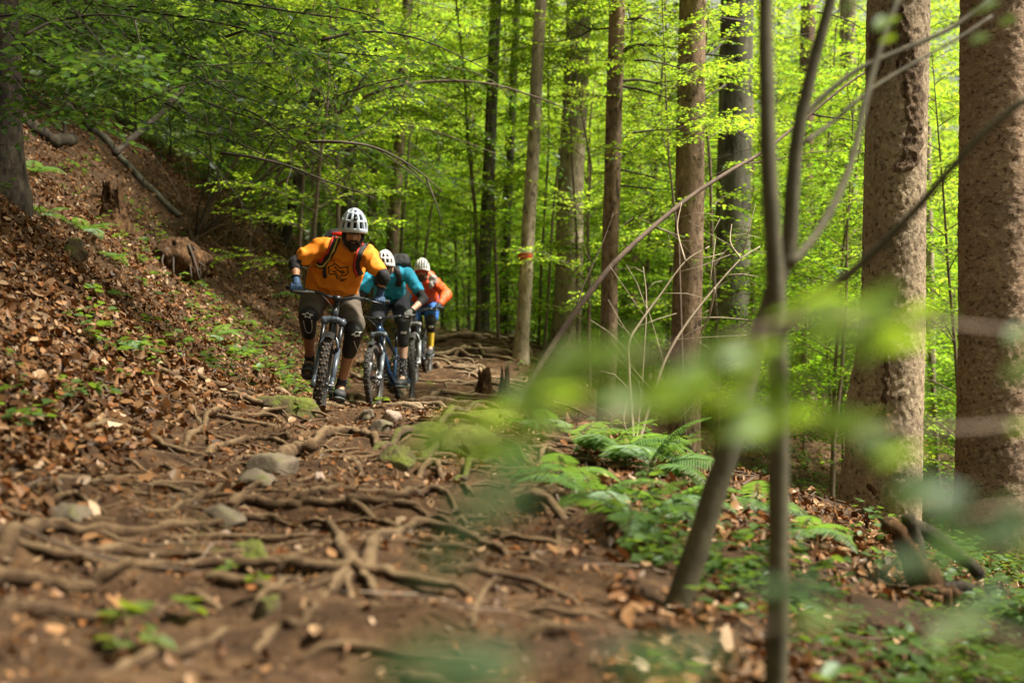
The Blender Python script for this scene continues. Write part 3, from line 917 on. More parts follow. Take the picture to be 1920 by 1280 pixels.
# ---- two big conifer trunks on the right, modelled in relief
def relief_trunk(name, label, prof, y, cx, mat, flake, zlo, zhi, bulge=None, seed=0, n=150, dz=.018, lean=0.0):
    """prof: radius along height; flake: relief size"""
    z0 = zlo
    root_o = empty(name, (cx(zlo), y, zlo), label, 'tree')
    zs = np.arange(zlo - .4, zhi, dz); th = np.linspace(0, 2 * np.pi, n, endpoint=False)
    Zm, T = np.meshgrid(zs, th, indexing='ij')
    r = np.interp(Zm, prof[0], prof[1])
    cxs = np.vectorize(cx)(Zm)
    if bulge is not None: r = r + bulge(T, Zm)
    ax, ay = np.cos(T), np.sin(T)
    # scaly plates: stepped cells
    k = 1 / flake
    wz = Zm * k * .8 + .5 * vnoise(ax * 3 + seed, ay * 3, Zm * 6)
    wa = r * ax * k + .5 * vnoise(ax * 4, ay * 4 + seed, Zm * 6 + 9); wb = r * ay * k
    cell = vnoise(wa, wb, wz)
    rel = .0055 * np.round(cell * 2.2) / 2.2 + .004 * vnoise(wa * 2.3, wb * 2.3, wz * 2.3) + .008 * vnoise(ax * 2 + seed, ay * 2, Zm * 1.2)
    r = r + rel
    V = np.stack([cxs + r * ax, y + r * ay, Zm], -1)
    nz_, nt_ = Zm.shape
    i, j = np.meshgrid(np.arange(nz_ - 1), np.arange(nt_), indexing='ij')
    j2 = (j + 1) % nt_
    F = np.stack([i * nt_ + j, i * nt_ + j2, (i + 1) * nt_ + j2, (i + 1) * nt_ + j], -1).reshape(-1, 4)
    V = V.reshape(-1, 3) - np.array(root_o.location)
    link('trunk', np_mesh('trunk', V, F, mat, smooth=False), root_o)
    return root_o

y1 = 11.5; s1 = y1 / FPX
cx1 = lambda z: ((1673 - 960) + 4 * z) * s1
def bulge1(T, Z):
    v = 640 - Z / s1
    left = np.clip(np.cos(T - np.pi + .25), 0, 1) ** 2
    return left * np.interp(v, [560, 640, 780, 850, 900, 1000, 1080], [0, 4, 26, 22, 34, 44, 60]) * s1
ztop = P(0, -260, y1).z
S1 = relief_trunk('spruce', 'weathered conifer with dark bark scars and a swollen left base', ([P(0, 1040, y1).z, 0.0, ztop], [60 * s1, 58.5 * s1, 56.5 * s1]), y1, cx1, M_spruce_grey, .032, gz(3.07, y1), ztop + 2.0, bulge1, 3)
y2 = 10.0; s2 = y2 / FPX
cx2 = lambda z: ((1873 - 960) + 1.5 * z) * s2
ztop2 = P(0, -260, y2).z
S2 = relief_trunk('spruce', 'thick reddish scaly conifer trunk at the right edge of the view', ([P(0, 1100, y2).z, P(0, 900, y2).z, 0.0, ztop2], [90 * s2, 79 * s2, 74 * s2, 73 * s2]), y2, cx2, M_spruce, .032, gz(3.42, y2), ztop2 + 2.0, None, 8)
for o_, k_ in ((S1, 0), (S2, 1)):
    t_ = MB().tube([(0, 0, 7.2), (0, 0, 16)], [.262, .16], 16).build('upper_trunk', M_spruce, o_)

def bark_scar(root_o, y, cx, prof_r, pix, width, mat, name='bark_scar', amp=.02, seed=0):
    """ragged broken bark running up the trunk along photo pixels"""
    s = y / FPX
    zs = np.arange(P(0, pix[-1][1], y).z, P(0, pix[0][1], y).z, .012)
    us = np.interp(-zs, [-P(0, v, y).z for u, v in pix], [u for u, v in pix])
    V, rows = [], 22
    for z, u in zip(zs, us):
        c = cx(z); r = prof_r
        v = 640 - z / s
        w = np.interp(v, [p[1] for p in pix], width) * (1 + .5 * mnoise.noise((z * 9, seed, 0))) * s
        for q in range(rows):
            a = (q / (rows - 1) - .5) * 2
            x = (u - 960) * s - c + a * w
            x = max(-r * .97, min(r * .97, x))
            yy = -math.sqrt(max(0, r * r - x * x))
            edge = 1 - abs(a) ** 3
            h = edge * (.006 + amp * max(0, .3 + mnoise.noise((x * 26 + seed, z * 15, 2)) + .5 * mnoise.noise((x * 70, z * 45, 4))))
            h -= (1 - edge) * .03
            nx, ny = x / r, yy / r
            V.append((c + x + nx * h, y + yy + ny * h, z))
    m = len(zs)
    i, j = np.meshgrid(np.arange(m - 1), np.arange(rows - 1), indexing='ij')
    F = np.stack([i * rows + j, i * rows + j + 1, (i + 1) * rows + j + 1, (i + 1) * rows + j], -1).reshape(-1, 4)
    V = np.array(V) - np.array(root_o.location)
    return link(name, np_mesh(name, V, F, mat, smooth=False), root_o)
M_scar = bark_mat('torn_dark_bark', (.04, .027, .018), (.14, .095, .06), (.27, .20, .13), (26, 26, 14), 1.3)
rS = 57 * s1
bark_scar(S1, y1, cx1, rS, [(1668, 20), (1672, 70), (1690, 120), (1700, 200), (1702, 250), (1694, 300), (1672, 330)], [18, 34, 38, 30, 26, 34, 20], M_scar, seed=2)
bark_scar(S1, y1, cx1, rS, [(1634, 40), (1640, 110), (1632, 150)], [14, 24, 8], M_scar, seed=5)
bark_scar(S1, y1, cx1, rS * 1.03, [(1650, 660), (1648, 720), (1640, 780)], [8, 12, 8], M_scar, amp=.02, seed=9)
bark_scar(S1, y1, cx1, rS * 1.16, [(1640, 770), (1628, 810), (1622, 850)], [10, 34, 24], M_rotten, 'rotten_hollow', .035, 11)
bark_scar(S1, y1, cx1, rS * 1.18, [(1612, 900), (1604, 930), (1600, 960)], [12, 28, 16], M_rotten, 'rotten_hollow', .03, 14)

# ---- trunks standing behind the trail, left to right
T0, b, t, r = tree(0, 150, 13.0, 74, M_darkbark, 'dark shaded trunk cut off by the left edge of the view', (-4, 0), H=14, seed=4, flare=.35)
add_crown(T0, t - Vector((-1.5, 0, 6.5)), 1.15, .3, 0); add_crown(T0, (-2.0, 12.6, 6.8), 1.4, 1.7, 1)  # second crown set off the trunk, added to shade the bank
# crowns of the two conifers and of unseen beeches added beside and behind the viewer to shade trail and bank
add_crown(S1, (3.1, 11.6, 10.0), .75, .5, 1); add_crown(S2, (3.5, 9.6, 10.6), .75, 2.0, 0)
for k_, (x_, y_, h_, ox_, sc_) in enumerate([(3.9, 5.4, 7.2, -2.0, 1.55), (-5.6, 8.4, 6.6, 3.2, 1.35), (-8.0, 16.5, 8.5, 5.6, 1.4), (-4.3, 5.0, 6.0, 2.2, 1.2)] + [(a_, b_, c_, 0, 1.3) for a_, b_, c_ in [(-6.8, 6.0, 5.5), (-4.6, 2.2, 4.8), (1.0, -3.0, 5.0), (-7.4, 13.2, 6.5), (-3.4, -3.2, 5.2), (-5.4, 9.6, 6.0), (-8.6, 17.5, 7.5), (-12.0, 10.5, 7.5), (-12.5, 22.0, 9.0), (-1.6, -6.5, 5.0), (6.0, -5.0, 5.0), (-8.5, -1.0, 5.5), (10.0, 3.0, 5.0)]]):
    g_ = gz(x_, y_)
    ro_ = empty('beech_tree', (x_, y_, g_), 'unseen beech added beside the viewer, its crown placed to shade the trail', 'tree', 'added shade beeches around the viewer')
    trunk_tube((0, 0, 0), (.2, 0, 11), .22, .10, M_greybark, seed=k_).build('trunk', M_greybark, ro_)
    add_crown(ro_, (x_ + ox_, y_, h_), sc_, k_ * 1.9, k_ % 2)
T_tag = 'tall trunks deep in the green forest'
tr = {}
def bg(key, u, v, y, w, mat, label, top, **kw):
    tr[key] = tree(u, v, y, w, mat, label, top, seed=len(tr) + 20, **kw)
    return tr[key]
bg('a', 697, 390, 30, 19, M_trunk, 'thin brown trunk directly above the pale blue helmet', (700, 250))
bg('b', 738, 420, 27, 23, M_trunk, 'reddish brown trunk right of the pale blue helmet', (752, 200))
bg('c', 908, 520, 25, 24, M_greybark, 'dark grey green trunk right of the third rider', (914, 380))
bg('d', 947, 520, 28, 15, M_darkbark, 'thin dark stem between the grey green trunk and the trail-marked trunk', (951, 430))
bg('e', 985, 520, 22.0, 25, M_palebark, 'slim pale trunk with a red and white trail mark', (1005, 180))
bg('f', 1066, 500, 24, 52, M_palebark, 'thick pale sunlit trunk right of the trail-marked trunk', (1080, 150))
bg('g', 1141, 560, 18, 31, M_trunk, 'straight brown conifer trunk with bare dead branches', (1158, 0), flare=.15, taper=.8)
bg('h', 1288, 560, 17, 56, M_trunk, 'stout brown trunk behind the pale leaning pole', (1298, 60), taper=.7)
bg('i', 1356, 640, 24, 34, M_greybark, 'grey brown trunk just left of the blurred sapling', (1362, 200))
bg('j', 1402, 620, 27, 30, M_trunk, 'dim brown trunk hidden partly by the blurred sapling', (1398, 100))
bg('k', 1192, 150, 32, 34, M_trunk, 'hazy brown trunk high right of the dead-branched conifer', (1196, 0))
bg('m', 1380, 150, 22, 70, M_greybark, 'broad dull grey trunk at the top behind the blurred sapling', (1384, 0))
bg('n', 1512, 200, 30, 36, M_trunk, 'dusky brown trunk between the two blurred stems', (1516, 0))
bg('o', 1592, 300, 33, 40, M_palebark, 'pale trunk just left of the weathered conifer', (1590, 100))
bg('p', 1746, 620, 22, 16, M_palebark, 'thin light trunk between the two big conifers', (1742, 440))
bg('r', 655, 330, 26, 24, M_greybark, 'grey trunk left of the pale blue helmet', (668, 150))
bg('t', 560, 330, 25, 18, M_darkbark, 'slim dark trunk at the top of the bank behind the leaning stems', (590, 180))
add_crown(tr['r'][0], (-2.6, 21.0, 8.0), 1.35, .9, 1)  # crown pulled forward of its trunk, added out of view for bank shade
for k_, (key, dz) in enumerate([('f', 6), ('m', 5.5), ('b', 6), ('t', 5), ('o', 6), ('k', 6)]):
    o_, b_, t_, r_ = tr[key]
    add_crown(o_, t_ - Vector((0, 0, dz)), 1.1, k_ * 1.3, k_ % 2)

# red and white trail mark painted on the pale trunk
def trail_mark():
    root_o, b, t, r = tr['e']
    for (v0, v1, mt) in ((466, 474, M_white), (474, 486, M_red)):
        y = 22.0; ax = (t - b).normalized()
        vs, fs = [], []
        nn = 12
        for k, vv in enumerate((v0, v1)):
            z = P(0, vv, y).z; c = b + ax * ((z - b.z) / ax.z)
            rr = r * (1.06 + (.55 - 1.06) * ((z - b.z) / 16)) + .045
            for q in range(nn + 1):
                w = -math.pi / 2 - .25 + (q / nn - .5) * 1.7
                vs.append((c.x + rr * math.cos(w), c.y + rr * math.sin(w), c.z))
        for q in range(nn): fs.append((q, q + 1, nn + 2 + q, nn + 1 + q))
        o = MB().add(vs, fs).build('painted_mark', mt, root_o); rebase(o, b)
M_white = plain('white_paint', (.75, .73, .68), .7)
M_red = plain('red_paint', (.60, .06, .03), .7)
trail_mark()

# dead branches of the straight conifer
g_root = tr['g'][0]
for pix, r_, dy in [([(1165, 98), (1190, 86), (1240, 86), (1310, 100), (1380, 108)], .032, -.4), ([(1165, 152), (1200, 150), (1245, 160), (1290, 175), (1340, 190)], .02, .3),
                    ([(1166, 162), (1215, 172), (1270, 190), (1330, 205)], .018, -.6), ([(1166, 6), (1215, 18), (1280, 26), (1360, 40)], .02, .2),
                    ([(1165, 40), (1200, 34), (1230, 46), (1290, 62)], .016, -.3), ([(1163, 318), (1200, 326), (1250, 340), (1300, 352)], .014, .2),
                    ([(1160, 347), (1220, 354), (1290, 356)], .013, -.2), ([(1150, 308), (1190, 275), (1230, 235), (1248, 210)], .014, .3),
                    ([(1150, 52), (1110, 55), (1080, 42), (1055, 35)], .016, .2), ([(1112, 54), (1080, 70), (1030, 79), (960, 70)], .013, .4),
                    ([(1140, 230), (1155, 215), (1165, 200)], .01, 0), ([(1178, 92), (1186, 60), (1178, 20), (1172, -10)], .014, .1),
                    ([(1170, 420), (1200, 405), (1250, 400)], .01, .1)]:
    dead_branch(g_root, pix, 18.0, r_ * 1.0, dy)
rq = random.Random(8)
for k_ in range(16):           # fine dead twigs of the conifers, upper right
    u, v = rq.uniform(1180, 1640), rq.uniform(-10, 330); a = rq.uniform(-.5, .6); pix = []
    for q in range(5): pix.append((u, v)); u += 28 * math.cos(a) * rq.uniform(.6, 1.6); v += 28 * math.sin(a); a += rq.uniform(-.15, .3)
    dead_branch(g_root, pix, rq.uniform(15, 20), rq.choice((.006, .009, .013)), rq.uniform(-.5, .5))
i_root = tr['m'][0]
for pix, r_, dy in [([(1370, 60), (1340, 95), (1300, 110), (1255, 112)], .022, -1), ([(1360, 160), (1320, 185), (1290, 200)], .018, -1), ([(1395, 40), (1345, 30), (1300, 5)], .02, -1), ([(1360, 230), (1400, 260), (1420, 300)], .016, -1)]:
    dead_branch(i_root, pix, 21.5, r_, dy)

# leaning pole: a dead young stem propped across the view
pole = empty('dead_pole', G(968, 770), 'long pale dead stem leaning up to the right across the forest', 'fallen tree')
dead_branch(pole, [(964, 772), (1010, 690), (1075, 590), (1150, 495), (1225, 425), (1300, 365), (1370, 320), (1430, 285), (1500, 230), (1600, 150), (1700, 90)], 11.4, .030, 2.2, False, M_twig, 'stem', r1=.010)
dead_branch(pole, [(1078, 588), (1090, 545), (1110, 500), (1130, 455), (1150, 400)], 11.9, .008, .3, True, M_twig, 'side_branch')
dead_branch(pole, [(1225, 425), (1260, 440), (1300, 480)], 12.3, .009, .2, True, M_twig, 'side_branch')
dead_branch(pole, [(1390, 308), (1450, 300), (1530, 285), (1620, 285)], 13.1, .008, .5, False, M_twig, 'side_branch')

# bare pale shoots in front of the ferns
b_ = G(1192, 838)
shoots = empty('bare_shrub', b_, 'clump of thin pale bare shoots rising behind the ferns', 'shrub')
yb = b_.y
for pix, r_ in [([(1188, 838), (1183, 760), (1179, 690), (1180, 640), (1200, 605), (1240, 550), (1285, 490), (1330, 462)], .013), ([(1196, 838), (1215, 770), (1245, 680), (1285, 610), (1340, 540), (1390, 485), (1425, 462)], .013),
                ([(1192, 838), (1200, 760), (1208, 660), (1212, 560), (1206, 500)], .008), ([(1340, 540), (1330, 590), (1310, 640), (1302, 720), (1306, 760)], .008), ([(1190, 838), (1170, 790), (1178, 745)], .007),
                ([(1285, 490), (1270, 430), (1278, 380)], .006), ([(1390, 485), (1370, 455), (1372, 420)], .006)]:
    dead_branch(shoots, pix, yb, r_, .4, True, M_twig_pale, 'shoot')

# ---- stumps, logs on the bank
def broken_stump(u, v, w, h, label, mat=None, seed=0, lean=0.0, y=None, spikes=2):
    b = G(u, v) if y is None else Vector((P(u, v, y).x, y, gz(P(u, v, y).x, y)))
    s = b.y / FPX; R_, H_ = w * s / 2, h * s
    ro = empty('tree_stump', b, label, 'stump')
    n, rows = 56, 22
    rg = random.Random(seed)
    hts = [max(.4, 1 - .85 * abs(mnoise.noise((math.cos(2 * math.pi * k / n) * 1.1, math.sin(2 * math.pi * k / n) * 1.1, seed * 1.7))) - .22 * abs(mnoise.noise((k * .9, seed, 3))) - .08 * rg.random()) for k in range(n)]
    vs, fs = [], []
    for j in range(rows):
        t = j / (rows - 1)
        for k in range(n):
            a = 2 * math.pi * k / n
            q3 = Vector((math.cos(a) * 2.0, math.sin(a) * 2.0, seed + t * 1.5))
            p3 = Vector((math.cos(a) * R_, math.sin(a) * R_, H_ * t)) / max(R_, .05)
            rr = R_ * (0.84 + .40 * math.exp(-t * 5) - .20 * t) * (1 + .34 * mnoise.noise(q3) + .16 * mnoise.noise(p3 * 2.6 + Vector((seed, 0, 0))) + .10 * mnoise.noise(p3 * 7) + .06 * mnoise.noise(p3 * 16))
            vs.append((rr * math.cos(a) + lean * t * H_, rr * math.sin(a), H_ * hts[k] * t - .1 * (j == 0)))
    for j in range(rows - 1):
        for k in range(n): fs.append((j * n + k, j * n + (k + 1) % n, (j + 1) * n + (k + 1) % n, (j + 1) * n + k))
    c = len(vs); vs.append((lean * H_ * .5, 0, H_ * .35))
    for k in range(n): fs.append(((rows - 1) * n + k, (rows - 1) * n + (k + 1) % n, c))
    o = MB().add(vs, fs).build('stump_wood', mat or M_rotten, ro)
    mb = MB()
    for k in range(spikes):
        a = rg.uniform(0, 6.28); q = R_ * rg.uniform(.45, .8)
        x, yy = q * math.cos(a), q * math.sin(a); hh = rg.uniform(.55, 1.0)
        mb.tube([(x, yy, H_ * .1), (x * 1.0 + lean * H_ * .8, yy, H_ * hh * .8), (x * 1.05 + lean * H_ + rg.uniform(-.1, .1) * R_, yy * 1.05, H_ * hh)], [R_ * .13, R_ * .09, .002], 5)
    if spikes: mb.build('splinters', mat or M_rotten, ro)
    return ro
broken_stump(212, 425, 58, 92, 'broken fibrous stump on the bank beside the fallen log', seed=3)
def rotten_mound(u, v, w, h, label, seed):
    b = G(u, v); sc = b.y / FPX; R_, H_ = w * sc / 2, h * sc
    ro = empty('tree_stump', b, label, 'stump')
    mb = MB(); mb.ellipsoid((0, 0, H_ * .35), (R_, R_ * .8, H_ * .65), None, 64, 40)
    out = []
    for p in mb.v:
        q = Vector(p) / R_
        k = 1 + .38 * mnoise.noise(q * 1.3 + Vector((seed, 0, 0))) + .22 * mnoise.noise(Vector((q.x * 3.4, q.y * 3.4, q.z * 1.6)) + Vector((0, seed, 0))) + .10 * mnoise.noise(Vector((q.x * 9, q.y * 9, q.z * 4))) + .05 * mnoise.noise(q * 22)
        out.append((p[0] * k, p[1] * k, p[2] * (.75 + .25 * k)))
    mb.v = out
    mb.build('stump_wood', M_rotten, ro)
    return ro
ST_ = rotten_mound(335, 520, 96, 74, 'large rotting brown stump mound on the bank under the leaning stems', 4.2)
mb = MB(); rg = random.Random(4)
for k in range(12):          # stringy roots hanging over its face
    a = rg.uniform(3.3, 6.1); R_ = 94 * ST_.location.y / FPX / 2
    x, yy = R_ * .85 * math.cos(a), R_ * .85 * math.sin(a); z = R_ * rg.uniform(.6, 1.4)
    mb.tube(catmull([(x * .7, yy * .7, z), (x * 1.05, yy * 1.1, z * .6), (x * 1.2 + rg.uniform(-.1, .1), yy * 1.35, rg.uniform(-.1, .15))], 4), [.02, .02, .018, .016, .014, .012, .011, .010, .008], 6)
mb.build('hanging_roots', M_twig_dark, ST_, kind='stuff')
broken_stump(870, 618, 34, 48, 'jagged reddish stump at the top of the root stair', seed=15)
broken_stump(840, 616, 26, 26, 'low crumbling stump left of the jagged reddish stump', seed=18)
broken_stump(908, 742, 34, 56, 'ragged dead stump on the right edge of the trail behind the second bicycle', seed=21)
broken_stump(946, 748, 26, 70, 'tall mossy stump beside the foot of the leaning pole', M_mossrock, seed=25, spikes=3)
broken_stump(552, 410, 30, 60, 'reddish stump at the rim of the bank behind the first rider', seed=28)

def log(pix, r0, r1, label, mat, y=None, lift=.6):
    pts = [G(u, v) for u, v in pix] if y is None else [P(u, v, yy) for (u, v), yy in zip(pix, y)]
    c = catmull(pts, 5); m = len(c)
    q = [Vector((p.x, p.y, (max(gz(p.x, p.y) + r0 * lift, p.z) if y is None else p.z))) for p in c]
    ro = empty('fallen_log', q[0], label, 'log')
    o = MB().tube(q, [r0 + (r1 - r0) * i / (m - 1) for i in range(m)], 12, wob=.15, seed=r0 * 99).build('log_wood', mat, ro); rebase(o, q[0])
    br = MB()
    for k in (m // 4, m // 2, 3 * m // 4):
        d = Vector((random.uniform(-.3, .3), -.3, .6)); br.tube([q[k], q[k] + d * .18], [r0 * .3, r0 * .1], 6)
    o = br.build('branch_stub', mat, ro); rebase(o, q[0])
    return ro
log([(112, 190), (160, 235), (215, 290), (270, 350), (335, 412)], .062, .05, 'long fallen log sloping down the leafy bank', M_greybark)
log([(345, 165), (300, 215), (245, 262), (215, 290)], .05, .04, 'dark broken trunk leaning over the top of the bank', M_darkbark, y=[19.5, 19, 18.5, 18.2])
log([(240, 245), (290, 275), (335, 292)], .12, .11, 'short mossy log lying at the top of the bank', M_moss)
log([(370, 300), (430, 320), (480, 330)], .10, .08, 'dark mossy log lying farther back along the bank', M_mossrock)
log([(45, 235), (80, 262), (135, 270)], .11, .09, 'short dark log end in the shadow at the upper left', M_darkbark)
# ================================================================== hazel on the bank and understory
def px_limb(pix, y0, dy):
    n = len(pix)
    return catmull([P(u, v, y0 + dy * i / (n - 1)) for i, (u, v) in enumerate(pix)], 4)

hz = empty('hazel_bush', G(372, 446), 'many-stemmed bush arching from the bank over the trail', 'bush')
rgh = np.random.default_rng(5)
Fh, tw = Foliage(), MB()
HZ = [  # pixel path, radius, start depth, depth change, leafiness
    ([(375, 440), (450, 372), (560, 270), (640, 208), (700, 175), (765, 158), (850, 152), (930, 160), (1010, 184), (1070, 208)], .040, 0, -1.8, .55),
    ([(372, 440), (430, 392), (500, 300), (560, 215), (625, 130), (680, 60), (720, -20)], .026, .2, .8, .8),
    ([(452, 425), (480, 385), (530, 340), (600, 300), (660, 262), (720, 236), (790, 240), (860, 262), (940, 292)], .030, .5, -1.0, .6),
    ([(366, 442), (400, 380), (450, 280), (520, 180), (575, 90), (590, 10)], .022, .1, 1.0, .9),
    ([(368, 442), (372, 390), (395, 300), (380, 200), (330, 120), (280, 60)], .018, 0, -1.5, 1.0),
    ([(380, 440), (440, 400), (520, 378), (600, 370), (680, 385)], .014, -.2, -.8, .8),
    ([(376, 440), (400, 410), (390, 350), (430, 250), (470, 150), (530, 60)], .017, 0, -.8, 1.0),
    ([(640, 208), (700, 120), (745, 60), (790, -10)], .018, -.7, .5, .9),
    ([(700, 236), (740, 200), (800, 160), (860, 110), (930, 60)], .012, -.3, .5, .8),
    ([(765, 158), (740, 220), (735, 235)], .010, -.9, 0, .5),
    ([(620, 225), (700, 300), (760, 320), (850, 335), (920, 350)], .010, -.5, -.8, .8),
    ([(500, 320), (480, 240), (420, 160), (340, 100), (250, 70)], .014, 0, -1.2, 1.0),
    ([(560, 270), (600, 330), (620, 400), (615, 440)], .008, -.4, -.3, .3),
    ([(460, 360), (530, 350), (580, 410), (590, 470)], .008, -.2, -.4, .2),
    ([(720, 236), (780, 275), (820, 320)], .007, -.4, -.4, .4),
    ([(1010, 184), (1030, 260), (1060, 320)], .006, -1.4, -.1, .4),
    ([(374, 440), (420, 340), (500, 220), (600, 150), (700, 120), (800, 118), (900, 140), (960, 180)], .022, -.4, -1.4, .9),
    ([(378, 440), (470, 350), (560, 300), (650, 280), (760, 290), (840, 330)], .016, -.6, -1.0, .7),
    ([(368, 440), (410, 320), (440, 200), (430, 110), (390, 30)], .02, .2, .6, 1.0),
    ([(455, 420), (520, 330), (600, 230), (640, 150), (650, 60), (640, -20)], .022, .6, .8, .9),
    ([(600, 300), (640, 330), (700, 400), (720, 440)], .007, -.2, -.4, .3),
    ([(760, 158), (830, 190), (900, 240), (950, 300)], .009, -1.2, -.2, .8),
    ([(700, 175), (760, 130), (830, 60), (880, -10)], .012, -.9, .4, 1.0),
    ([(520, 180), (600, 130), (690, 100), (780, 60)], .012, .5, -.5, 1.0),
]
yh = hz.location.y
for pix, r_, d0, dy, leafy in HZ:
    pts = px_limb(pix, yh + d0, dy)
    m = len(pts)
    o = MB().tube(pts, [r_ * (1 - .8 * i / (m - 1)) for i in range(m)], 8, wob=.15, seed=pix[1][0]).build('stem', M_twig if r_ > .02 else M_twig_dark, hz); rebase(o, hz.location)
    spray(Fh, tw, pts, r_ * .3, .075, .75, .13, .055, rgh, .5, .25, (.7, 1.2), .25, density=leafy * .9)
o = tw.build('twigs', M_twig_dark, hz, kind='stuff'); rebase(o, hz.location)
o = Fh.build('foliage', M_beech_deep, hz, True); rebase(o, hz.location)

# thin bare suckers round the foot of the hazel
sk = MB()
for k in range(26):
    u = random.uniform(330, 560); b = G(u, random.uniform(425, 470) + max(0, (u - 430) * .3))
    a = random.gauss(.35, .35); l = random.uniform(.6, 1.8)
    p1 = b + Vector((math.sin(a) * l * .5, random.uniform(-.2, .2), math.cos(a) * l * .5)); p2 = b + Vector((math.sin(a * 1.6) * l, random.uniform(-.4, .3), math.cos(a * 1.4) * l))
    sk.tube(catmull([b - Vector((0, 0, .05)), p1, p2], 4), [.009, .008, .007, .006, .005, .004, .003, .003, .002], 5)
o = sk.build('sucker', M_twig, hz, kind='stuff'); rebase(o, hz.location)

# overhanging boughs of the dark tree at the upper left
rgo = np.random.default_rng(11)
Fo, tw = Foliage(), MB()
for pix, r_, y0, dy in [
    ([(30, 20), (120, 50), (220, 60), (330, 95), (440, 140)], .03, 12.5, -3.0), ([(20, 60), (90, 120), (180, 150), (270, 165)], .025, 12.6, -3.5),
    ([(40, -20), (180, 10), (330, 30), (480, 60), (610, 110)], .03, 12.4, -3.0), ([(200, -40), (340, -10), (470, 10), (600, 30), (720, 40)], .025, 11.0, -1.5),
    ([(10, 120), (60, 180), (110, 210), (180, 225)], .02, 12.6, -3.6), ([(330, -30), (450, 40), (560, 90), (650, 100), (760, 110)], .022, 11.6, -1.6),
    ([(0, 30), (70, 30), (150, 90), (240, 110)], .02, 12.4, -4.5), ([(90, -40), (140, 20), (200, 100), (230, 140)], .02, 11.0, -3.0),
    ([(420, -40), (520, 20), (640, 60), (700, 110), (740, 170)], .02, 13.5, -1.0),
    ([(60, 60), (180, 120), (300, 190), (420, 240), (520, 270)], .02, 12.8, -1.2), ([(100, 10), (250, 70), (380, 150), (480, 190), (590, 220)], .022, 12.6, -1.6),
    ([(40, 100), (130, 180), (230, 210), (330, 260), (400, 300)], .018, 13.2, -.8), ([(300, 60), (420, 130), (540, 180), (640, 250)], .016, 12.4, -1.0),
    ([(250, -40), (330, 60), (380, 140), (400, 200)], .014, 11.4, -.6), ([(480, -40), (560, 80), (600, 160), (620, 230)], .014, 11.6, -.4), ([(120, -40), (200, 40), (300, 110), (360, 130)], .016, 10.6, -.5)]:
    pts = px_limb(pix, y0, dy)
    spray(Fo, tw, pts, r_ * .5, .075, .8, .10, .045, rgo, .5, .15, (.75, 1.2), .2)
o = tw.build('bough', M_darkbark, T0); rebase(o, T0.location)
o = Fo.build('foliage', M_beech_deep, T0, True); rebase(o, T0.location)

# bare dark twigs crossing each other over the bank
rt = random.Random(31)
bt = MB()
for k in range(46):
    u, v, y = rt.uniform(0, 640), rt.uniform(-30, 290) , rt.uniform(9.5, 14)
    if v > 60 + .45 * u + 60: continue
    a = rt.uniform(-.5, .9); ln = rt.uniform(120, 420); n = 6; pix = []
    for q in range(n):
        pix.append(P(u, v, y)); u += math.cos(a) * ln / n; v += math.sin(a) * ln / n; a += rt.uniform(-.05, .28); y -= rt.uniform(-.1, .25)
    c = catmull(pix, 4); r_ = rt.choice((.004, .006, .009, .013)); m = len(c)
    bt.tube(c, [r_ * (1 - .75 * i / (m - 1)) for i in range(m)], 5)
    for i in range(5, m - 2, 4):
        d = (c[i + 1] - c[i]).normalized(); e = (d + Vector((rt.gauss(0, .3), rt.gauss(0, .5), rt.gauss(0, .6)))).normalized() * rt.uniform(.2, .6)
        bt.tube([c[i], c[i] + e * .5, c[i] + e + Vector((0, 0, -.04))], [r_ * .4, r_ * .3, .001], 4)
o = bt.build('bare_twigs', M_twig_dark, T0, kind='stuff'); rebase(o, T0.location)

# ================================================================== young trees behind
def young_set(name_leaf, specs, mat, bark):
    out = []
    for sp in specs:
        mb, F = young_tree(**sp)
        out.append((mb.mesh('stem', bark), F.build('foliage', mat, link_it=False)))
    return out
near_set = young_set('b', [
    dict(seed=1, H=4.2, spread=1.35, nl=17, L=.08, twig=.66, tgap=.06, lgap=.040, r0=.022),
    dict(seed=2, H=5.6, spread=1.6, nl=20, L=.08, twig=.7, tgap=.062, lgap=.040, r0=.028, lean=.1),
    dict(seed=3, H=3.0, spread=1.2, nl=14, L=.075, twig=.62, tgap=.06, lgap=.040, r0=.016, lean=.12)], M_beech_mid, M_twig)
far_set = young_set('f', [
    dict(seed=4, H=11, spread=2.9, nl=34, L=.135, twig=1.15, tgap=.12, lgap=.07, r0=.05, h0=.06),
    dict(seed=5, H=14, spread=3.3, nl=38, L=.145, twig=1.25, tgap=.13, lgap=.075, r0=.055, h0=.08)], M_beech, M_greybark)
bush_set = young_set('h', [
    dict(seed=6, H=2.6, spread=1.4, nl=18, L=.075, twig=.6, tgap=.09, lgap=.05, r0=.018, lean=.25, h0=.05),
    dict(seed=7, H=4.0, spread=1.8, nl=22, L=.075, twig=.7, tgap=.09, lgap=.05, r0=.024, lean=.2, h0=.08)], M_beech_deep, M_twig_dark)

low_set = young_set('l', [
    dict(seed=16, H=1.8, spread=1.3, nl=16, L=.075, twig=.6, tgap=.09, lgap=.05, r0=.014, lean=.2, h0=.05),
    dict(seed=17, H=2.4, spread=1.5, nl=20, L=.075, twig=.6, tgap=.09, lgap=.05, r0=.016, lean=.2, h0=.05)], M_beech_mid, M_twig)
tall_set = young_set('t', [
    dict(seed=8, H=8.5, spread=2.3, nl=26, L=.09, twig=.9, tgap=.075, lgap=.047, r0=.045, h0=.22, lean=.05),
    dict(seed=9, H=7.0, spread=2.1, nl=24, L=.085, twig=.85, tgap=.07, lgap=.045, r0=.04, h0=.15, lean=.08),
    dict(seed=10, H=8.8, spread=2.0, nl=22, L=.085, twig=.85, tgap=.07, lgap=.045, r0=.03, h0=.56, lean=.05)], M_beech, M_twig)

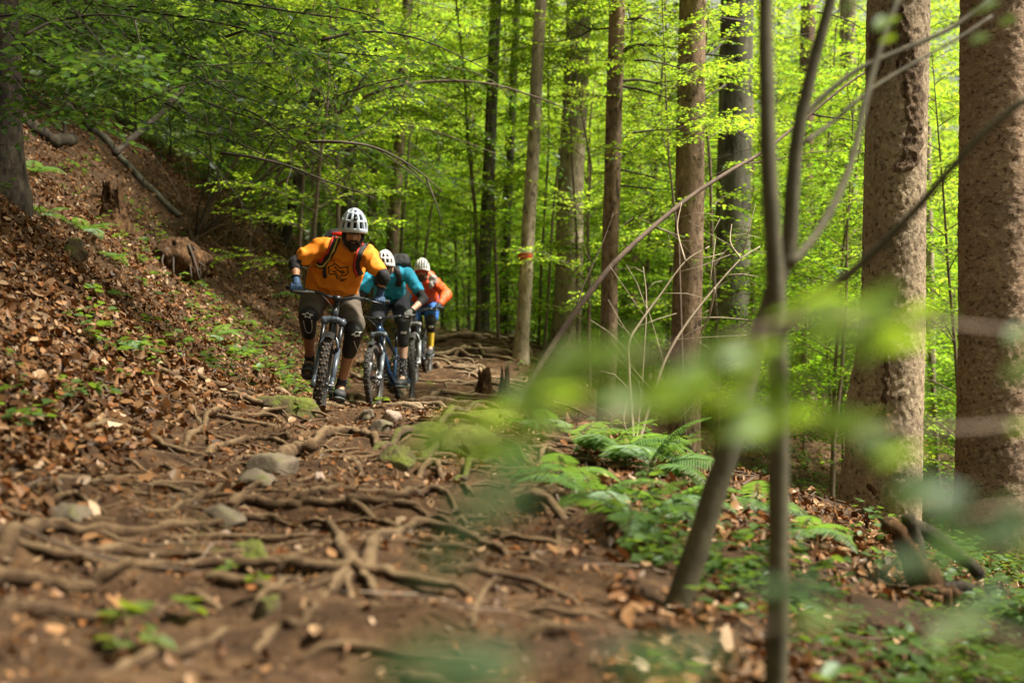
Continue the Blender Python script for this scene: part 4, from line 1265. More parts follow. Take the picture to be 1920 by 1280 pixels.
def place(meshes, name, x, y, sc, rot, label, cat, group, sink=0.05, z=None):
    ro = empty(name, (x, y, (gz(x, y) if z is None else z) - sink), label, cat, group)
    ro.rotation_euler = (random.gauss(0, .05), random.gauss(0, .05), rot); ro.scale = (sc,) * 3
    link('stem', meshes[0], ro); link('foliage', meshes[1], ro, 'stuff')
    PLACED.append((ro, {'tall young beeches in front of the trunks': 'tall young beech', 'young beeches in the clearing beyond the trail': 'slender young beech', 'young beeches among the distant trunks': 'sunlit distant young beech', 'leafy beeches at the back of the forest': 'tall far beech', 'far beeches behind everything': 'hazy rearmost beech', 'bushes on top of the bank': 'dark green bush', 'bushes at the end of the trail': 'green bush at the trail end', 'low beech growth beyond the trail': 'low bright beech bush'}.get(group)))
    if PLACED[-1][1] is None: PLACED.pop()
    return ro

LANDMARKS = [(20, 'the shaded left trunk'), (210, 'the stump by the fallen log'), (372, 'the arching bush'), (480, 'the far mossy log'), (565, 'the slim dark bank trunk'), (663, 'the first rider'),
             (738, 'the second rider'), (793, 'the third rider'), (908, 'the grey green trunk'), (992, 'the trail-marked trunk'), (1070, 'the thick pale trunk'), (1145, 'the dead-branched conifer'), (1225, 'the bare pale shoots'),
             (1290, 'the stout brown trunk'), (1365, 'the broad grey trunk'), (1450, 'the blurred sapling'), (1525, 'the forked blurred stem'), (1590, 'the pale trunk'), (1670, 'the scarred conifer'), (1746, 'the thin light trunk'), (1870, 'the thick reddish conifer')]
ORD = ['nearest', 'second nearest', 'third nearest', 'fourth nearest', 'fifth nearest', 'sixth nearest', 'seventh nearest', 'eighth nearest', 'ninth nearest', 'tenth nearest', 'eleventh nearest', 'twelfth nearest']
PLACED = []
def name_by_landmarks():
    """each young tree is told by the landmark it stands beside and its order going back from it"""
    by = {}
    for ro, what in PLACED:
        x, y, _ = ro.location
        if y < 2 or abs(x / y) > .375: continue
        u = 960 + FPX * x / y
        lu, ln = min(LANDMARKS, key=lambda l: abs(l[0] - u))
        side = 'left of' if u < lu - 13 else 'right of' if u > lu + 13 else 'behind'
        by.setdefault((what, side, ln), []).append((y, ro))
    for (what, side, ln), l in by.items():
        l.sort(key=lambda t: t[0])
        for k, (y, ro) in enumerate(l):
            n = what if len(l) == 1 else ORD[min(k, 11)] + ' ' + what
            ro['label'] = n + ' ' + side + ' ' + ln

rs = random.Random(21)
spots = []
for k_, (u, y, sc) in enumerate([(590, 24, .9), (650, 29, 1.0), (705, 33, 1.1), (770, 30, 1.0), (830, 33, 1.1), (880, 29, 1.0), (940, 31, 1.1), (1010, 25, .95), (1020, 23.6, .9), (1105, 22, .9), (1210, 24, 1.0), (1250, 25.5, .9), (1330, 26, .95), (1420, 25, 1.0), (1500, 25, .95), (1580, 26, 1.0), (1760, 20, .9), (1800, 16, .8), (960, 38, 1.2), (1140, 34, 1.1), (1290, 32, 1.1), (800, 42, 1.3), (700, 44, 1.3), (585, 19, .85), (632, 21, .9), (690, 28.2, 1.0), (742, 25.8, .8), (560, 22, .9), (1085, 22.8, .9), (1290, 16.4, .75), (1345, 18, .8), (860, 31, 1.0), (1090, 28, 1.0), (935, 23.5, .9), (898, 24.3, .95), (1400, 30, 1.1), (1620, 30, 1.1), (1560, 18.5, .8)]):
    x = (u - 960) / FPX * y
    spots.append((x, y))
    place(tall_set[2 if (u, y) in ((1020, 23.6), (1085, 22.8), (1290, 16.4), (1010, 25)) else k_ % 2], 'young_beech', x, y, sc, k_ * 1.7, 'tall young beech with leaf layers hiding the trunks behind it', 'young tree', 'tall young beeches in front of the trunks')
def scatter(n, y0, y1, k0, k1, mind, ok=lambda x, y: True):
    out, tries = [], 0
    while len(out) < n and tries < n * 60:
        tries += 1
        y = rs.uniform(y0, y1); x = y * rs.uniform(k0, k1)
        if not ok(x, y): continue
        if any((x - a) ** 2 + (y - b) ** 2 < (mind * (.5 + y / 40)) ** 2 for a, b in spots): continue
        spots.append((x, y)); out.append((x, y))
    return out
for x, y in scatter(34, 16.5, 30, -.06, .42, .8, lambda x, y: x > float(right_edge(y)) + 1.0 and (y > 22.5 or x > 3.2) and not (y < 18.8 and abs(960 + FPX * x / y - 1150) < 75)):
    place(near_set[rs.randrange(3)], 'young_beech', x, y, rs.uniform(.7, 1.15), rs.uniform(0, 6.28), 'slender young beech with bright yellow green leaves beyond the ferns', 'young tree', 'young beeches in the clearing beyond the trail')
for k_, (x, y) in enumerate(scatter(34, 24, 50, -.17, .42, 1.2, lambda x, y: y > 28 or x > 1.2)):
    place(tall_set[k_ % 2], 'young_beech', x, y, rs.uniform(.9, 1.4), rs.uniform(0, 6.28), 'tall young beech with leaf layers hiding the trunks behind it', 'young tree', 'tall young beeches in front of the trunks')
for x, y in scatter(40, 25.5, 46, -.16, .40, .7, lambda x, y: y > 27.5 or x > 1.0):
    place(low_set[rs.randrange(2)], 'beech_bush', x, y, rs.uniform(.9, 1.5), rs.uniform(0, 6.28), 'low bright green beech growth at the far side of the trail', 'bush', 'low beech growth beyond the trail')
for x, y in scatter(46, 27, 48, -.16, .42, 1.0, lambda x, y: x > -5 - (y - 27) * .1):
    place(near_set[rs.randrange(3)], 'young_beech', x, y, rs.uniform(1.0, 1.6), rs.uniform(0, 6.28), 'sunlit young beech deep among the distant trunks', 'young tree', 'young beeches among the distant trunks')
for x, y in scatter(85, 36, 85, -.44, .44, 1.1):
    place(far_set[rs.randrange(2)], 'beech_tree', x, y, rs.uniform(.8, 1.25), rs.uniform(0, 6.28), 'tall leafy beech closing the view at the back of the forest', 'tree', 'leafy beeches at the back of the forest')
for x, y in scatter(46, 46, 84, -.46, .46, .9):
    place(far_set[rs.randrange(2)], 'beech_tree', x, y, rs.uniform(1.4, 1.9), rs.uniform(0, 6.28), 'tall leafy beech closing the view at the back of the forest', 'tree', 'leafy beeches at the back of the forest')
for k_ in range(26):          # more forest behind and beside the viewer, added unseen to block low sky
    a_ = R(rs.uniform(105, 435)); d_ = rs.uniform(8, 17)
    x, y = d_ * math.sin(a_), d_ * math.cos(a_)
    if y > 2.2 and abs(x) < .36 * y + 3.5: continue
    place(far_set[k_ % 2], 'beech_tree', x, y, rs.uniform(.55, .8), rs.uniform(0, 6.28), 'leafy beech added unseen behind the viewer to block low light', 'tree', 'added shade beeches behind the viewer')
for x, y in scatter(60, 80, 130, -.50, .50, 2.0):
    place(far_set[rs.randrange(2)], 'beech_tree', x, y, rs.uniform(1.4, 2.2), rs.uniform(0, 6.28), 'far leafy beech at the very back of the forest', 'tree', 'far beeches behind everything')
for x, y in scatter(22, 13.5, 32, -.40, -.13, .8, lambda x, y: float(left_edge(y)) - x > 3.2 + .05 * y):
    place(bush_set[rs.randrange(2)], 'understory_bush', x, y, rs.uniform(.8, 1.4), rs.uniform(0, 6.28), 'dark green bush growing on top of the leafy bank', 'bush', 'bushes on top of the bank')
for x, y in scatter(10, 26, 40, -.2, -.08, .8):
    place(bush_set[rs.randrange(2)], 'understory_bush', x, y, rs.uniform(1.0, 1.5), rs.uniform(0, 6.28), 'green bush where the trail drops out of sight', 'bush', 'bushes at the end of the trail')

for k_, (u, v, sc) in enumerate([(120, 165, 1.0), (185, 200, 1.0), (255, 250, 1.0), (320, 300, .9), (385, 345, .9), (440, 360, .8), (490, 395, .8), (535, 420, .7), (580, 440, .7), (300, 230, 1.1), (420, 310, 1.0), (520, 370, .9), (600, 400, .9), (455, 330, 1.0), (500, 345, 1.0), (560, 400, .85), (350, 270, 1.1), (400, 380, .7), (225, 175, 1.1), (160, 130, 1.1)]):
    b_ = G(u, v)
    place(bush_set[k_ % 2], 'understory_bush', b_.x, b_.y, sc, k_ * 2.1, 'dark green bush growing on top of the leafy bank', 'bush', 'bushes on top of the bank')
for k_, (u, y, sc) in enumerate([(985, 24.5, 1.0), (1030, 26, 1.1), (1075, 25, 1.0), (1110, 27, 1.2), (1175, 24, 1.0), (1215, 26.5, 1.1), (940, 27.5, 1.0), (880, 28.5, 1.0), (1250, 23.5, .9), (1330, 24, 1.0)]):
    place(low_set[k_ % 2], 'beech_bush', (u - 960) / FPX * y, y, sc, k_ * 1.3, 'low bright green beech growth at the far side of the trail', 'bush', 'low beech growth beyond the trail')
name_by_landmarks()

# ================================================================== ferns, herbs
def frond_mesh(seed, L=.62, npin=30, arch=.55):
    rg = np.random.default_rng(seed)
    F, mb = Foliage(), MB()
    pts = []
    for i in range(13):
        t = i / 12
        a = 1.05 - (1.05 + arch) * t
        pts.append(Vector((0, 0, 0)) if not pts else pts[-1] + Vector((math.cos(a), 0, math.sin(a))) * L / 12)
    mb.tube(pts, [.0035 * (1 - .8 * i / 12) for i in range(13)], 4, 1, cap=False)
    for k in range(npin):
        t = .2 + .79 * k / (npin - 1); f = t * 12; i = min(int(f), 11); p = pts[i].lerp(pts[i + 1], f - i)
        d = (pts[i + 1] - pts[i]).normalized(); up = Vector((0, 1, 0)).cross(d) * -1
        ln = L * .30 * math.sin(min(1, (t - .12) / .3) * math.pi / 2) * (1 - ((t - .2) / .8) ** 1.6) + .012
        for sd in (-1, 1):
            dr = (Vector((0, sd, 0)) + d * .35 + Vector((0, 0, rg.normal(-.12, .06)))).normalized()
            nn = Vector((0, 0, 1)) + d * .3
            F.leaf(p, dr, nn, ln, rg.uniform(.85, 1.15))
    n = len(F.P); Ls = np.array(F.L)
    V, Fc, k = leaf_arrays(np.array(F.P), np.array(F.D), np.array(F.N), Ls, np.maximum(.010, Ls * .085), np.full(n, .1), np.full(n, .18), True)
    b = len(V); V2 = np.concatenate([V, np.array(mb.v)]); 
    F2 = np.concatenate([Fc, np.array(mb.f) + b])
    c = np.concatenate([np.repeat(np.array(F.C)[:, None] * np.ones((1, 3)), k, 0), np.full((len(mb.v), 3), .8)])
    return np_mesh('frond', V2, F2, M_fern, c)
FRONDS = [frond_mesh(1), frond_mesh(2, .62, 32, .75), frond_mesh(3, .62, 28, .35)]
def fern(u, v, n, size, label=None, group=None, spread=None, at=None):
    b = at or G(u, v)
    ro = empty('fern', b, label, 'fern', group)
    a0 = random.uniform(0, 6.28)
    for k in range(n):
        o = link('frond', FRONDS[k % 3], ro)
        a = a0 + 6.283 * k / n + random.gauss(0, .2) if spread is None else random.uniform(*spread)
        o.rotation_euler = (random.gauss(0, .15), random.gauss(.1, .18), a)
        o.scale = (size * random.uniform(.75, 1.15),) * 3
    return ro
for u, v, n, sz, sp, lb in [
    (1075, 850, 8, .95, (-1.5, 1.2), 'pale green fern at the left of the fern bank below the shoots'), (1140, 880, 9, 1.05, (-1.3, .8), 'bright fern spreading under the bare pale shoots'),
    (1180, 850, 8, 1.0, (-1.0, .9), 'large silvery fern with fronds pointing right'), (1215, 900, 8, 1.05, (-.9, .5), 'low silvery fern nearest the curved blurred stem'),
    (1030, 810, 6, .7, None, 'small fern at the foot of the leaning pole'), (985, 800, 5, .55, None, 'little fern left of the leaning pole'),
    (1110, 940, 7, .8, None, 'yellow green fern at the front of the fern bank'), (1060, 900, 6, .75, None, 'short fern beside the broad mossy hump'),
    (1240, 960, 7, .8, (-1.4, .6), 'fern low on the slope right of the fern bank'), (1190, 990, 6, .7, None, 'fern in the leaf litter below the fern bank'),
    (1500, 1010, 5, .7, None, 'fern between the blurred stem and the weathered conifer'),
    (1420, 960, 6, .8, None, 'fern behind the two blurred stems'), (1800, 1180, 6, .6, None, 'small fern under the broken root stump'),
    (160, 440, 7, .9, None, 'dark fern on the bank above the squarish mossy rock'), (205, 490, 5, .6, None, 'fern tuft right of the squarish mossy rock'),
    (400, 640, 7, .8, None, 'bluish fern at the middle of the leafy bank'), (455, 670, 5, .5, None, 'small bright fern near the foot of the bank'),
    (235, 655, 5, .55, None, 'yellow green fern tuft low on the left bank'), (80, 410, 5, .7, None, 'dim fern high on the left bank'),
    (525, 560, 5, .6, None, 'fern on the bank just left of the first rider'), (60, 330, 6, .9, None, 'dark fern by the foot of the shaded left trunk'),
    (210, 560, 4, .5, None, 'sparse fern among the leaves in mid bank')]:
    fern(u, v, n + 1, sz * .8, lb, None, sp)

def herb_mesh(seed, n=9, L=.05, h=.12):
    rg = np.random.default_rng(seed); F, mb = Foliage(), MB()
    for s in range(3):
        a = rg.uniform(0, 6.28); top = Vector((math.cos(a) * h * .6, math.sin(a) * h * .6, h * rg.uniform(.5, 1.1)))
        mb.tube([(0, 0, -.01), top * .5 + Vector((0, 0, .02)), top], [.0018, .0014, .001], 4, cap=False)
        for k in range(n // 3):
            b = a + rg.normal(0, 1.2); t = rg.uniform(.55, 1)
            F.leaf(top * t, Vector((math.cos(b), math.sin(b), rg.normal(0, .25))), Vector((rg.normal(0, .35), rg.normal(0, .35), 1)), L * rg.uniform(.7, 1.2), rg.uniform(.8, 1.2))
    Ls = np.array(F.L); n = len(Ls)
    V, Fc, k = leaf_arrays(np.array(F.P), np.array(F.D), np.array(F.N), Ls, Ls * .6, np.full(n, .15), np.full(n, .15), True)
    return V, Fc, np.repeat(np.array(F.C)[:, None] * np.ones((1, 3)), k, 0)
def undergrowth(name, pts, mat, sc):
    Vs, Fs, Cs, b = [], [], [], 0
    prot = [herb_mesh(s) for s in range(6)]
    for x, y in pts:
        V, F, C = prot[rs.randrange(6)]; s = rs.uniform(*sc); a = rs.uniform(0, 6.28)
        M_ = np.array([[math.cos(a), -math.sin(a), 0], [math.sin(a), math.cos(a), 0], [0, 0, 1]]) * s
        Vs.append(V @ M_.T + np.array([x, y, gz(x, y)])); Fs.append(F + b); Cs.append(C * rs.uniform(.75, 1.2)); b += len(V)
    return link(name, np_mesh(name, np.concatenate(Vs), np.concatenate(Fs), mat, np.concatenate(Cs)), floor_o, 'stuff')
pts = []
while len(pts) < 700:
    y = rs.uniform(2.6, 14); x = rs.uniform(float(right_edge(y)) + .1, .38 * y + 1.2)
    if vnoise(x * 1.1, y * 1.1, 12) > rs.uniform(.0, .6): pts.append((x, y))
while len(pts) < 1250:
    y = rs.uniform(3.0, 9.5); x = rs.uniform(.24 * y, .38 * y + .6)
    if vnoise(x * 1.4, y * 1.4, 19) > rs.uniform(-.4, .6): pts.append((x, y))
while len(pts) < 2700:
    y = rs.uniform(14, 32); x = rs.uniform(float(right_edge(y)) + .1, .40 * y)
    if vnoise(x * .8, y * .8, 12) > rs.uniform(-.6, .5): pts.append((x, y))
undergrowth('undergrowth', pts, M_herb, (.6, 1.5))
pts = []
while len(pts) < 170:
    y = rs.uniform(6, 26); x = rs.uniform(-.38 * y, float(left_edge(y)) - .3)
    if vnoise(x * 1.0, y * .9, 31) > rs.uniform(.1, .8): pts.append((x, y))
while len(pts) < 340:
    y = rs.uniform(14, 26); x = rs.uniform(float(left_edge(y)) - 1.6, float(left_edge(y)) + .2)
    if vnoise(x * 1.2, y * 1.2, 5) > rs.uniform(-.2, .5): pts.append((x, y))
undergrowth('bank_undergrowth', pts, M_herb, (.8, 1.8))

# little plants on the trail that can be picked out
def seedling(u, v, label, n=5, L=.06, h=.07, yellow=1.0):
    b = G(u, v); rg = np.random.default_rng(int(u)); ro = empty('seedling', b, label, 'plant')
    mb = MB().tube([(0, 0, -.02), (.005, 0, h * .6), (0, 0.01, h)], [.003, .002, .0015], 5)
    mb.build('stem', M_herb_stem, ro)
    for k in range(n):
        F = Foliage(); a = 6.283 * k / n + rg.normal(0, .3); z = h * rg.uniform(.6, 1)
        F.leaf(Vector((0, 0, z)), Vector((math.cos(a), math.sin(a), rg.normal(.1, .2))), Vector((rg.normal(0, .2), rg.normal(0, .2), 1)), L * rg.uniform(.7, 1.2), yellow)
        F.build('leaf', M_herb, ro, True, kind=None)
    return ro
M_herb_stem = plain('herb_stem', (.12, .16, .05), .7)
seedling(235, 1200, 'green seedling with several leaves at the lower left of the trail', 7, .085, .09)
seedling(215, 1235, 'small seedling just in front of the lower left one', 4, .05, .05)
seedling(355, 1165, 'seedling with pale leaves beside the foreground root', 5, .07, .06)
seedling(285, 1225, 'low seedling nearest the lower left corner roots', 4, .06, .05)
seedling(485, 1120, 'seedling sprouting beside the upright mossy block', 5, .05, .07)
seedling(425, 1085, 'tiny seedling in front of the flat mossy stone', 4, .05, .05)
seedling(805, 740, 'yellowish sprout beside the second rear wheel', 6, .07, .16, 1.3)
seedling(715, 765, 'grassy sprout at the foot of the second front wheel', 6, .07, .08, 1.1)
seedling(560, 775, 'small green sprout on the long mossy rock', 5, .05, .06)

# upturned root stump at the lower right
us = G(1745, 1130)
ro = empty('root_stump', us, 'upturned rotting stump with a forked broken limb below the big conifers', 'stump')
def px_piece(name, pix, y, r0, r1, mat, n=9):
    pts = catmull([P(u, v, y) for u, v in pix], 4); m = len(pts)
    o = MB().tube(pts, [r0 + (r1 - r0) * i / (m - 1) for i in range(m)], n, wob=.35, seed=pix[0][0]).build(name, mat, ro); rebase(o, us)
yu = us.y + .1
px_piece('broken_limb', [(1760, 1120), (1725, 1070), (1700, 1020), (1680, 990), (1655, 980)], yu, .075, .03, M_rotten)
px_piece('broken_limb', [(1715, 1050), (1712, 1000), (1700, 965)], yu, .05, .03, M_darkbark)
px_piece('broken_limb', [(1700, 985), (1740, 1000), (1790, 1035), (1840, 1080)], yu + .15, .04, .03, M_darkbark)
px_piece('root_claw', [(1760, 1110), (1710, 1110), (1680, 1125)], yu - .05, .045, .01, M_rotten)
px_piece('root_claw', [(1745, 1110), (1735, 1140), (1738, 1170)], yu - .1, .04, .012, M_rotten)
px_piece('root_claw', [(1770, 1105), (1775, 1140), (1770, 1165)], yu - .12, .035, .01, M_rotten)
px_piece('root_claw', [(1780, 1110), (1815, 1125), (1830, 1155)], yu - .06, .035, .01, M_rotten)
px_piece('root_claw', [(1770, 1105), (1810, 1100), (1845, 1125), (1865, 1140)], yu, .04, .008, M_darkbark)
px_piece('root_claw', [(1755, 1115), (1755, 1150), (1762, 1180)], yu - .15, .03, .01, M_rotten)

# ================================================================== blurred saplings in front
sp_ = empty('sapling', (P(1455, 1290, 3.7).x, 3.7, gz(P(1455, 1290, 3.7).x, 3.7)), 'blurred grey sapling standing upright in the near right of the view', 'young tree')
def sap_piece(name, pix, y0, dy, r0, r1, root_o, mat=M_sapling):
    n = len(pix)
    pts = catmull([P(u, v, y0 + dy * i / (n - 1)) for i, (u, v) in enumerate(pix)], 4); m = len(pts)
    o = MB().tube(pts, [r0 + (r1 - r0) * i / (m - 1) for i in range(m)], 12, wob=.12, seed=pix[0][0]).build(name, mat, root_o); rebase(o, root_o.location)
    return pts
k37 = 3.7 / FPX
sap_piece('trunk', [(1448, 1420), (1455, 1280), (1459, 1100), (1460, 900), (1460, 700), (1452, 500), (1442, 330), (1437, 150), (1436, 0), (1440, -260)], 3.7, 0, 23 * k37, 13 * k37, sp_)
sap_piece('limb', [(1474, 600), (1520, 565), (1590, 515), (1650, 462), (1720, 390), (1780, 320), (1850, 245), (1930, 180)], 3.7, -.3, 9 * k37, 7 * k37, sp_)
sap_piece('limb', [(1480, 500), (1530, 440), (1570, 370), (1600, 290), (1622, 190), (1650, 90), (1690, -20)], 3.74, .3, 9 * k37, 6 * k37, sp_)
sap_piece('limb', [(1470, 620), (1490, 600), (1515, 575)], 3.66, -.05, 6 * k37, 4 * k37, sp_)
s2_ = empty('sapling', G(1262, 1150), 'blurred curved sapling leaning right from the edge of the trail', 'young tree')
y42 = s2_.location.y
k42 = y42 / FPX
sap_piece('trunk', [(1238, 1205), (1252, 1165), (1276, 1118), (1312, 1010), (1340, 920), (1362, 860), (1385, 780), (1402, 710), (1424, 630), (1452, 545), (1478, 465), (1484, 400), (1488, 320), (1500, 230), (1525, 120), (1560, -10), (1590, -140)], y42, .0, 27 * k42, 9 * k42, s2_)

sap_piece('limb', [(1500, 225), (1545, 180), (1610, 130), (1690, 95), (1780, 55), (1850, 5), (1880, -30)], y42, .2, 6 * k42, 4.5 * k42, s2_)
sap_piece('limb', [(1505, 270), (1560, 230), (1630, 170), (1720, 115), (1800, 70), (1860, 30)], y42, .4, 4.5 * k42, 3 * k42, s2_)

# leafy twigs hanging close to the lens: a small tree just outside the right edge
tw_root = empty('leafy_branch', (1.25, 1.9, gz(1.25, 1.9)), 'out-of-focus leafy branches reaching in from the right close to the lens', 'young tree')
rl = random.Random(77)
mb = MB().tube([(0, 0, -.1), (.02, .05, .6), (.0, .1, 1.4), (-.05, .1, 2.4)], [.02, .018, .015, .01], 8); mb.build('trunk', M_sapling, tw_root)
NL = []
for q in range(6):
    F = Foliage(); F.leaf((0, 0, 0), (1, 0, 0), (0, 0, 1), 1.0, rl.uniform(.8, 1.2))
    me = F.build('leaf', M_near, None, True, link_it=False); NL.append(me)
def near_twig(pix, ys, clusters, r=.0035):
    pts = catmull([P(u, v, y) for (u, v), y in zip(pix, ys)], 5); m = len(pts)
    o = MB().tube(pts, [r * (1 - .6 * i / (m - 1)) for i in range(m)], 6).build('twig', M_twig, tw_root); rebase(o, tw_root.location)
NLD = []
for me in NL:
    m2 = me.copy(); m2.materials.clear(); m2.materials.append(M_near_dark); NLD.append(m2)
def near_leaf(u, v, y, L, flat=.35, up=None):
    p = P(u, v, y)
    a = rl.uniform(2.2, 4.1)
    d = Vector((math.cos(a), math.sin(a) * .6, rl.gauss(-.12, .18))).normalized()
    n = Vector((rl.gauss(0, flat), rl.gauss(-.35, flat), 1)).normalized() if up is None else Vector(up)
    s = n.cross(d).normalized(); n = d.cross(s)
    Mx = Matrix((d, s, n)).transposed().to_4x4(); Mx.translation = p - d * L * .5 - Vector(tw_root.location)
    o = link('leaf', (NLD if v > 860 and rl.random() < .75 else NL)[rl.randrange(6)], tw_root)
    o.matrix_basis = Mx @ Matrix.Scale(L, 4)
near_twig([(2060, 640), (1800, 610), (1650, 600), (1500, 600), (1350, 640), (1180, 670), (1020, 690)], [1.9, 1.75, 1.6, 1.5, 1.4, 1.35, 1.3], None)
near_twig([(2060, 760), (1850, 800), (1640, 800), (1480, 790), (1340, 740), (1200, 720)], [1.9, 1.7, 1.55, 1.45, 1.4, 1.35], None)
near_twig([(1340, 740), (1180, 780), (1020, 810), (900, 810), (790, 820)], [1.4, 1.35, 1.3, 1.25, 1.2], None)
near_twig([(2060, 900), (1900, 950), (1760, 960), (1680, 900)], [1.8, 1.5, 1.35, 1.3], None)
near_twig([(2060, 1260), (1860, 1180), (1600, 1150), (1350, 1190), (1180, 1200)], [1.7, 1.4, 1.3, 1.25, 1.2], None)
near_twig([(1180, 1200), (1000, 1230), (820, 1250), (700, 1240)], [1.2, 1.15, 1.1, 1.05], None)
CL = [  # u range, v range, count, distance range
    (790, 1010, 775, 865, 9, 1.15, 1.4), (980, 1190, 640, 760, 16, 1.25, 1.5), (1170, 1340, 640, 770, 13, 1.25, 1.5),
    (1300, 1490, 640, 720, 10, 1.3, 1.6), (1340, 1490, 740, 820, 10, 1.3, 1.6), (1480, 1700, 550, 650, 15, 1.4, 1.7),
    (1600, 1900, 570, 660, 6, 1.5, 1.9), (1450, 1620, 770, 830, 8, 1.35, 1.6), (1640, 1800, 810, 920, 5, 1.3, 1.6), (1690, 1930, 890, 1060, 10, 1.2, 1.6),
    (880, 1010, 870, 970, 1, .8, .95), (670, 960, 1235, 1290, 4, .7, .85), (1170, 1300, 1160, 1290, 5, .85, 1.1),
    (1400, 1560, 1070, 1180, 3, 1.2, 1.5), (1640, 1930, 1100, 1250, 5, 1.2, 1.6), (800, 900, 1030, 1050, 1, .8, .9), (1560, 1920, -20, 80, 9, 2.6, 3.4), (1900, 1930, 560, 1000, 4, 1.4, 1.8)]
for u0, u1, v0, v1, n, ya, yb_ in CL:
    for k in range(round(n * 1.15)):
        near_leaf(rl.uniform(u0, u1), rl.uniform(v0, v1), rl.uniform(ya, yb_) * .88, rl.uniform(.034, .056))
# ================================================================== bicycles
M_blackpl = plain('black_plastic', (.018, .018, .02), .45)
M_rubber = plain('tyre_rubber', (.030, .026, .023), .8, var=.3, vscale=40)
M_rubber_dusty = plain('dusty_tyre_rubber', (.125, .088, .064), .9, var=.4, vscale=40)
M_alu = plain('grey_metal', (.42, .43, .45), .35, metal=.9)
M_darkmetal = plain('dark_metal', (.06, .065, .07), .35, metal=.8)
M_spoke = plain('spoke_steel', (.30, .30, .30), .3, metal=.9)

def torus_mb(mb, c, Rr, r, n=56, m=12, mat=0, flat=1.0):
    vs, fs = [], []
    for i in range(n):
        a = 2 * math.pi * i / n
        for j in range(m):
            b = 2 * math.pi * j / m
            rr = Rr + r * flat * math.cos(b)
            vs.append((c[0] + rr * math.cos(a), c[1] + r * math.sin(b), c[2] + rr * math.sin(a)))
    for i in range(n):
        for j in range(m): fs.append((i * m + j, i * m + (j + 1) % m, ((i + 1) % n) * m + (j + 1) % m, ((i + 1) % n) * m + j))
    mb.add(vs, fs, mat)

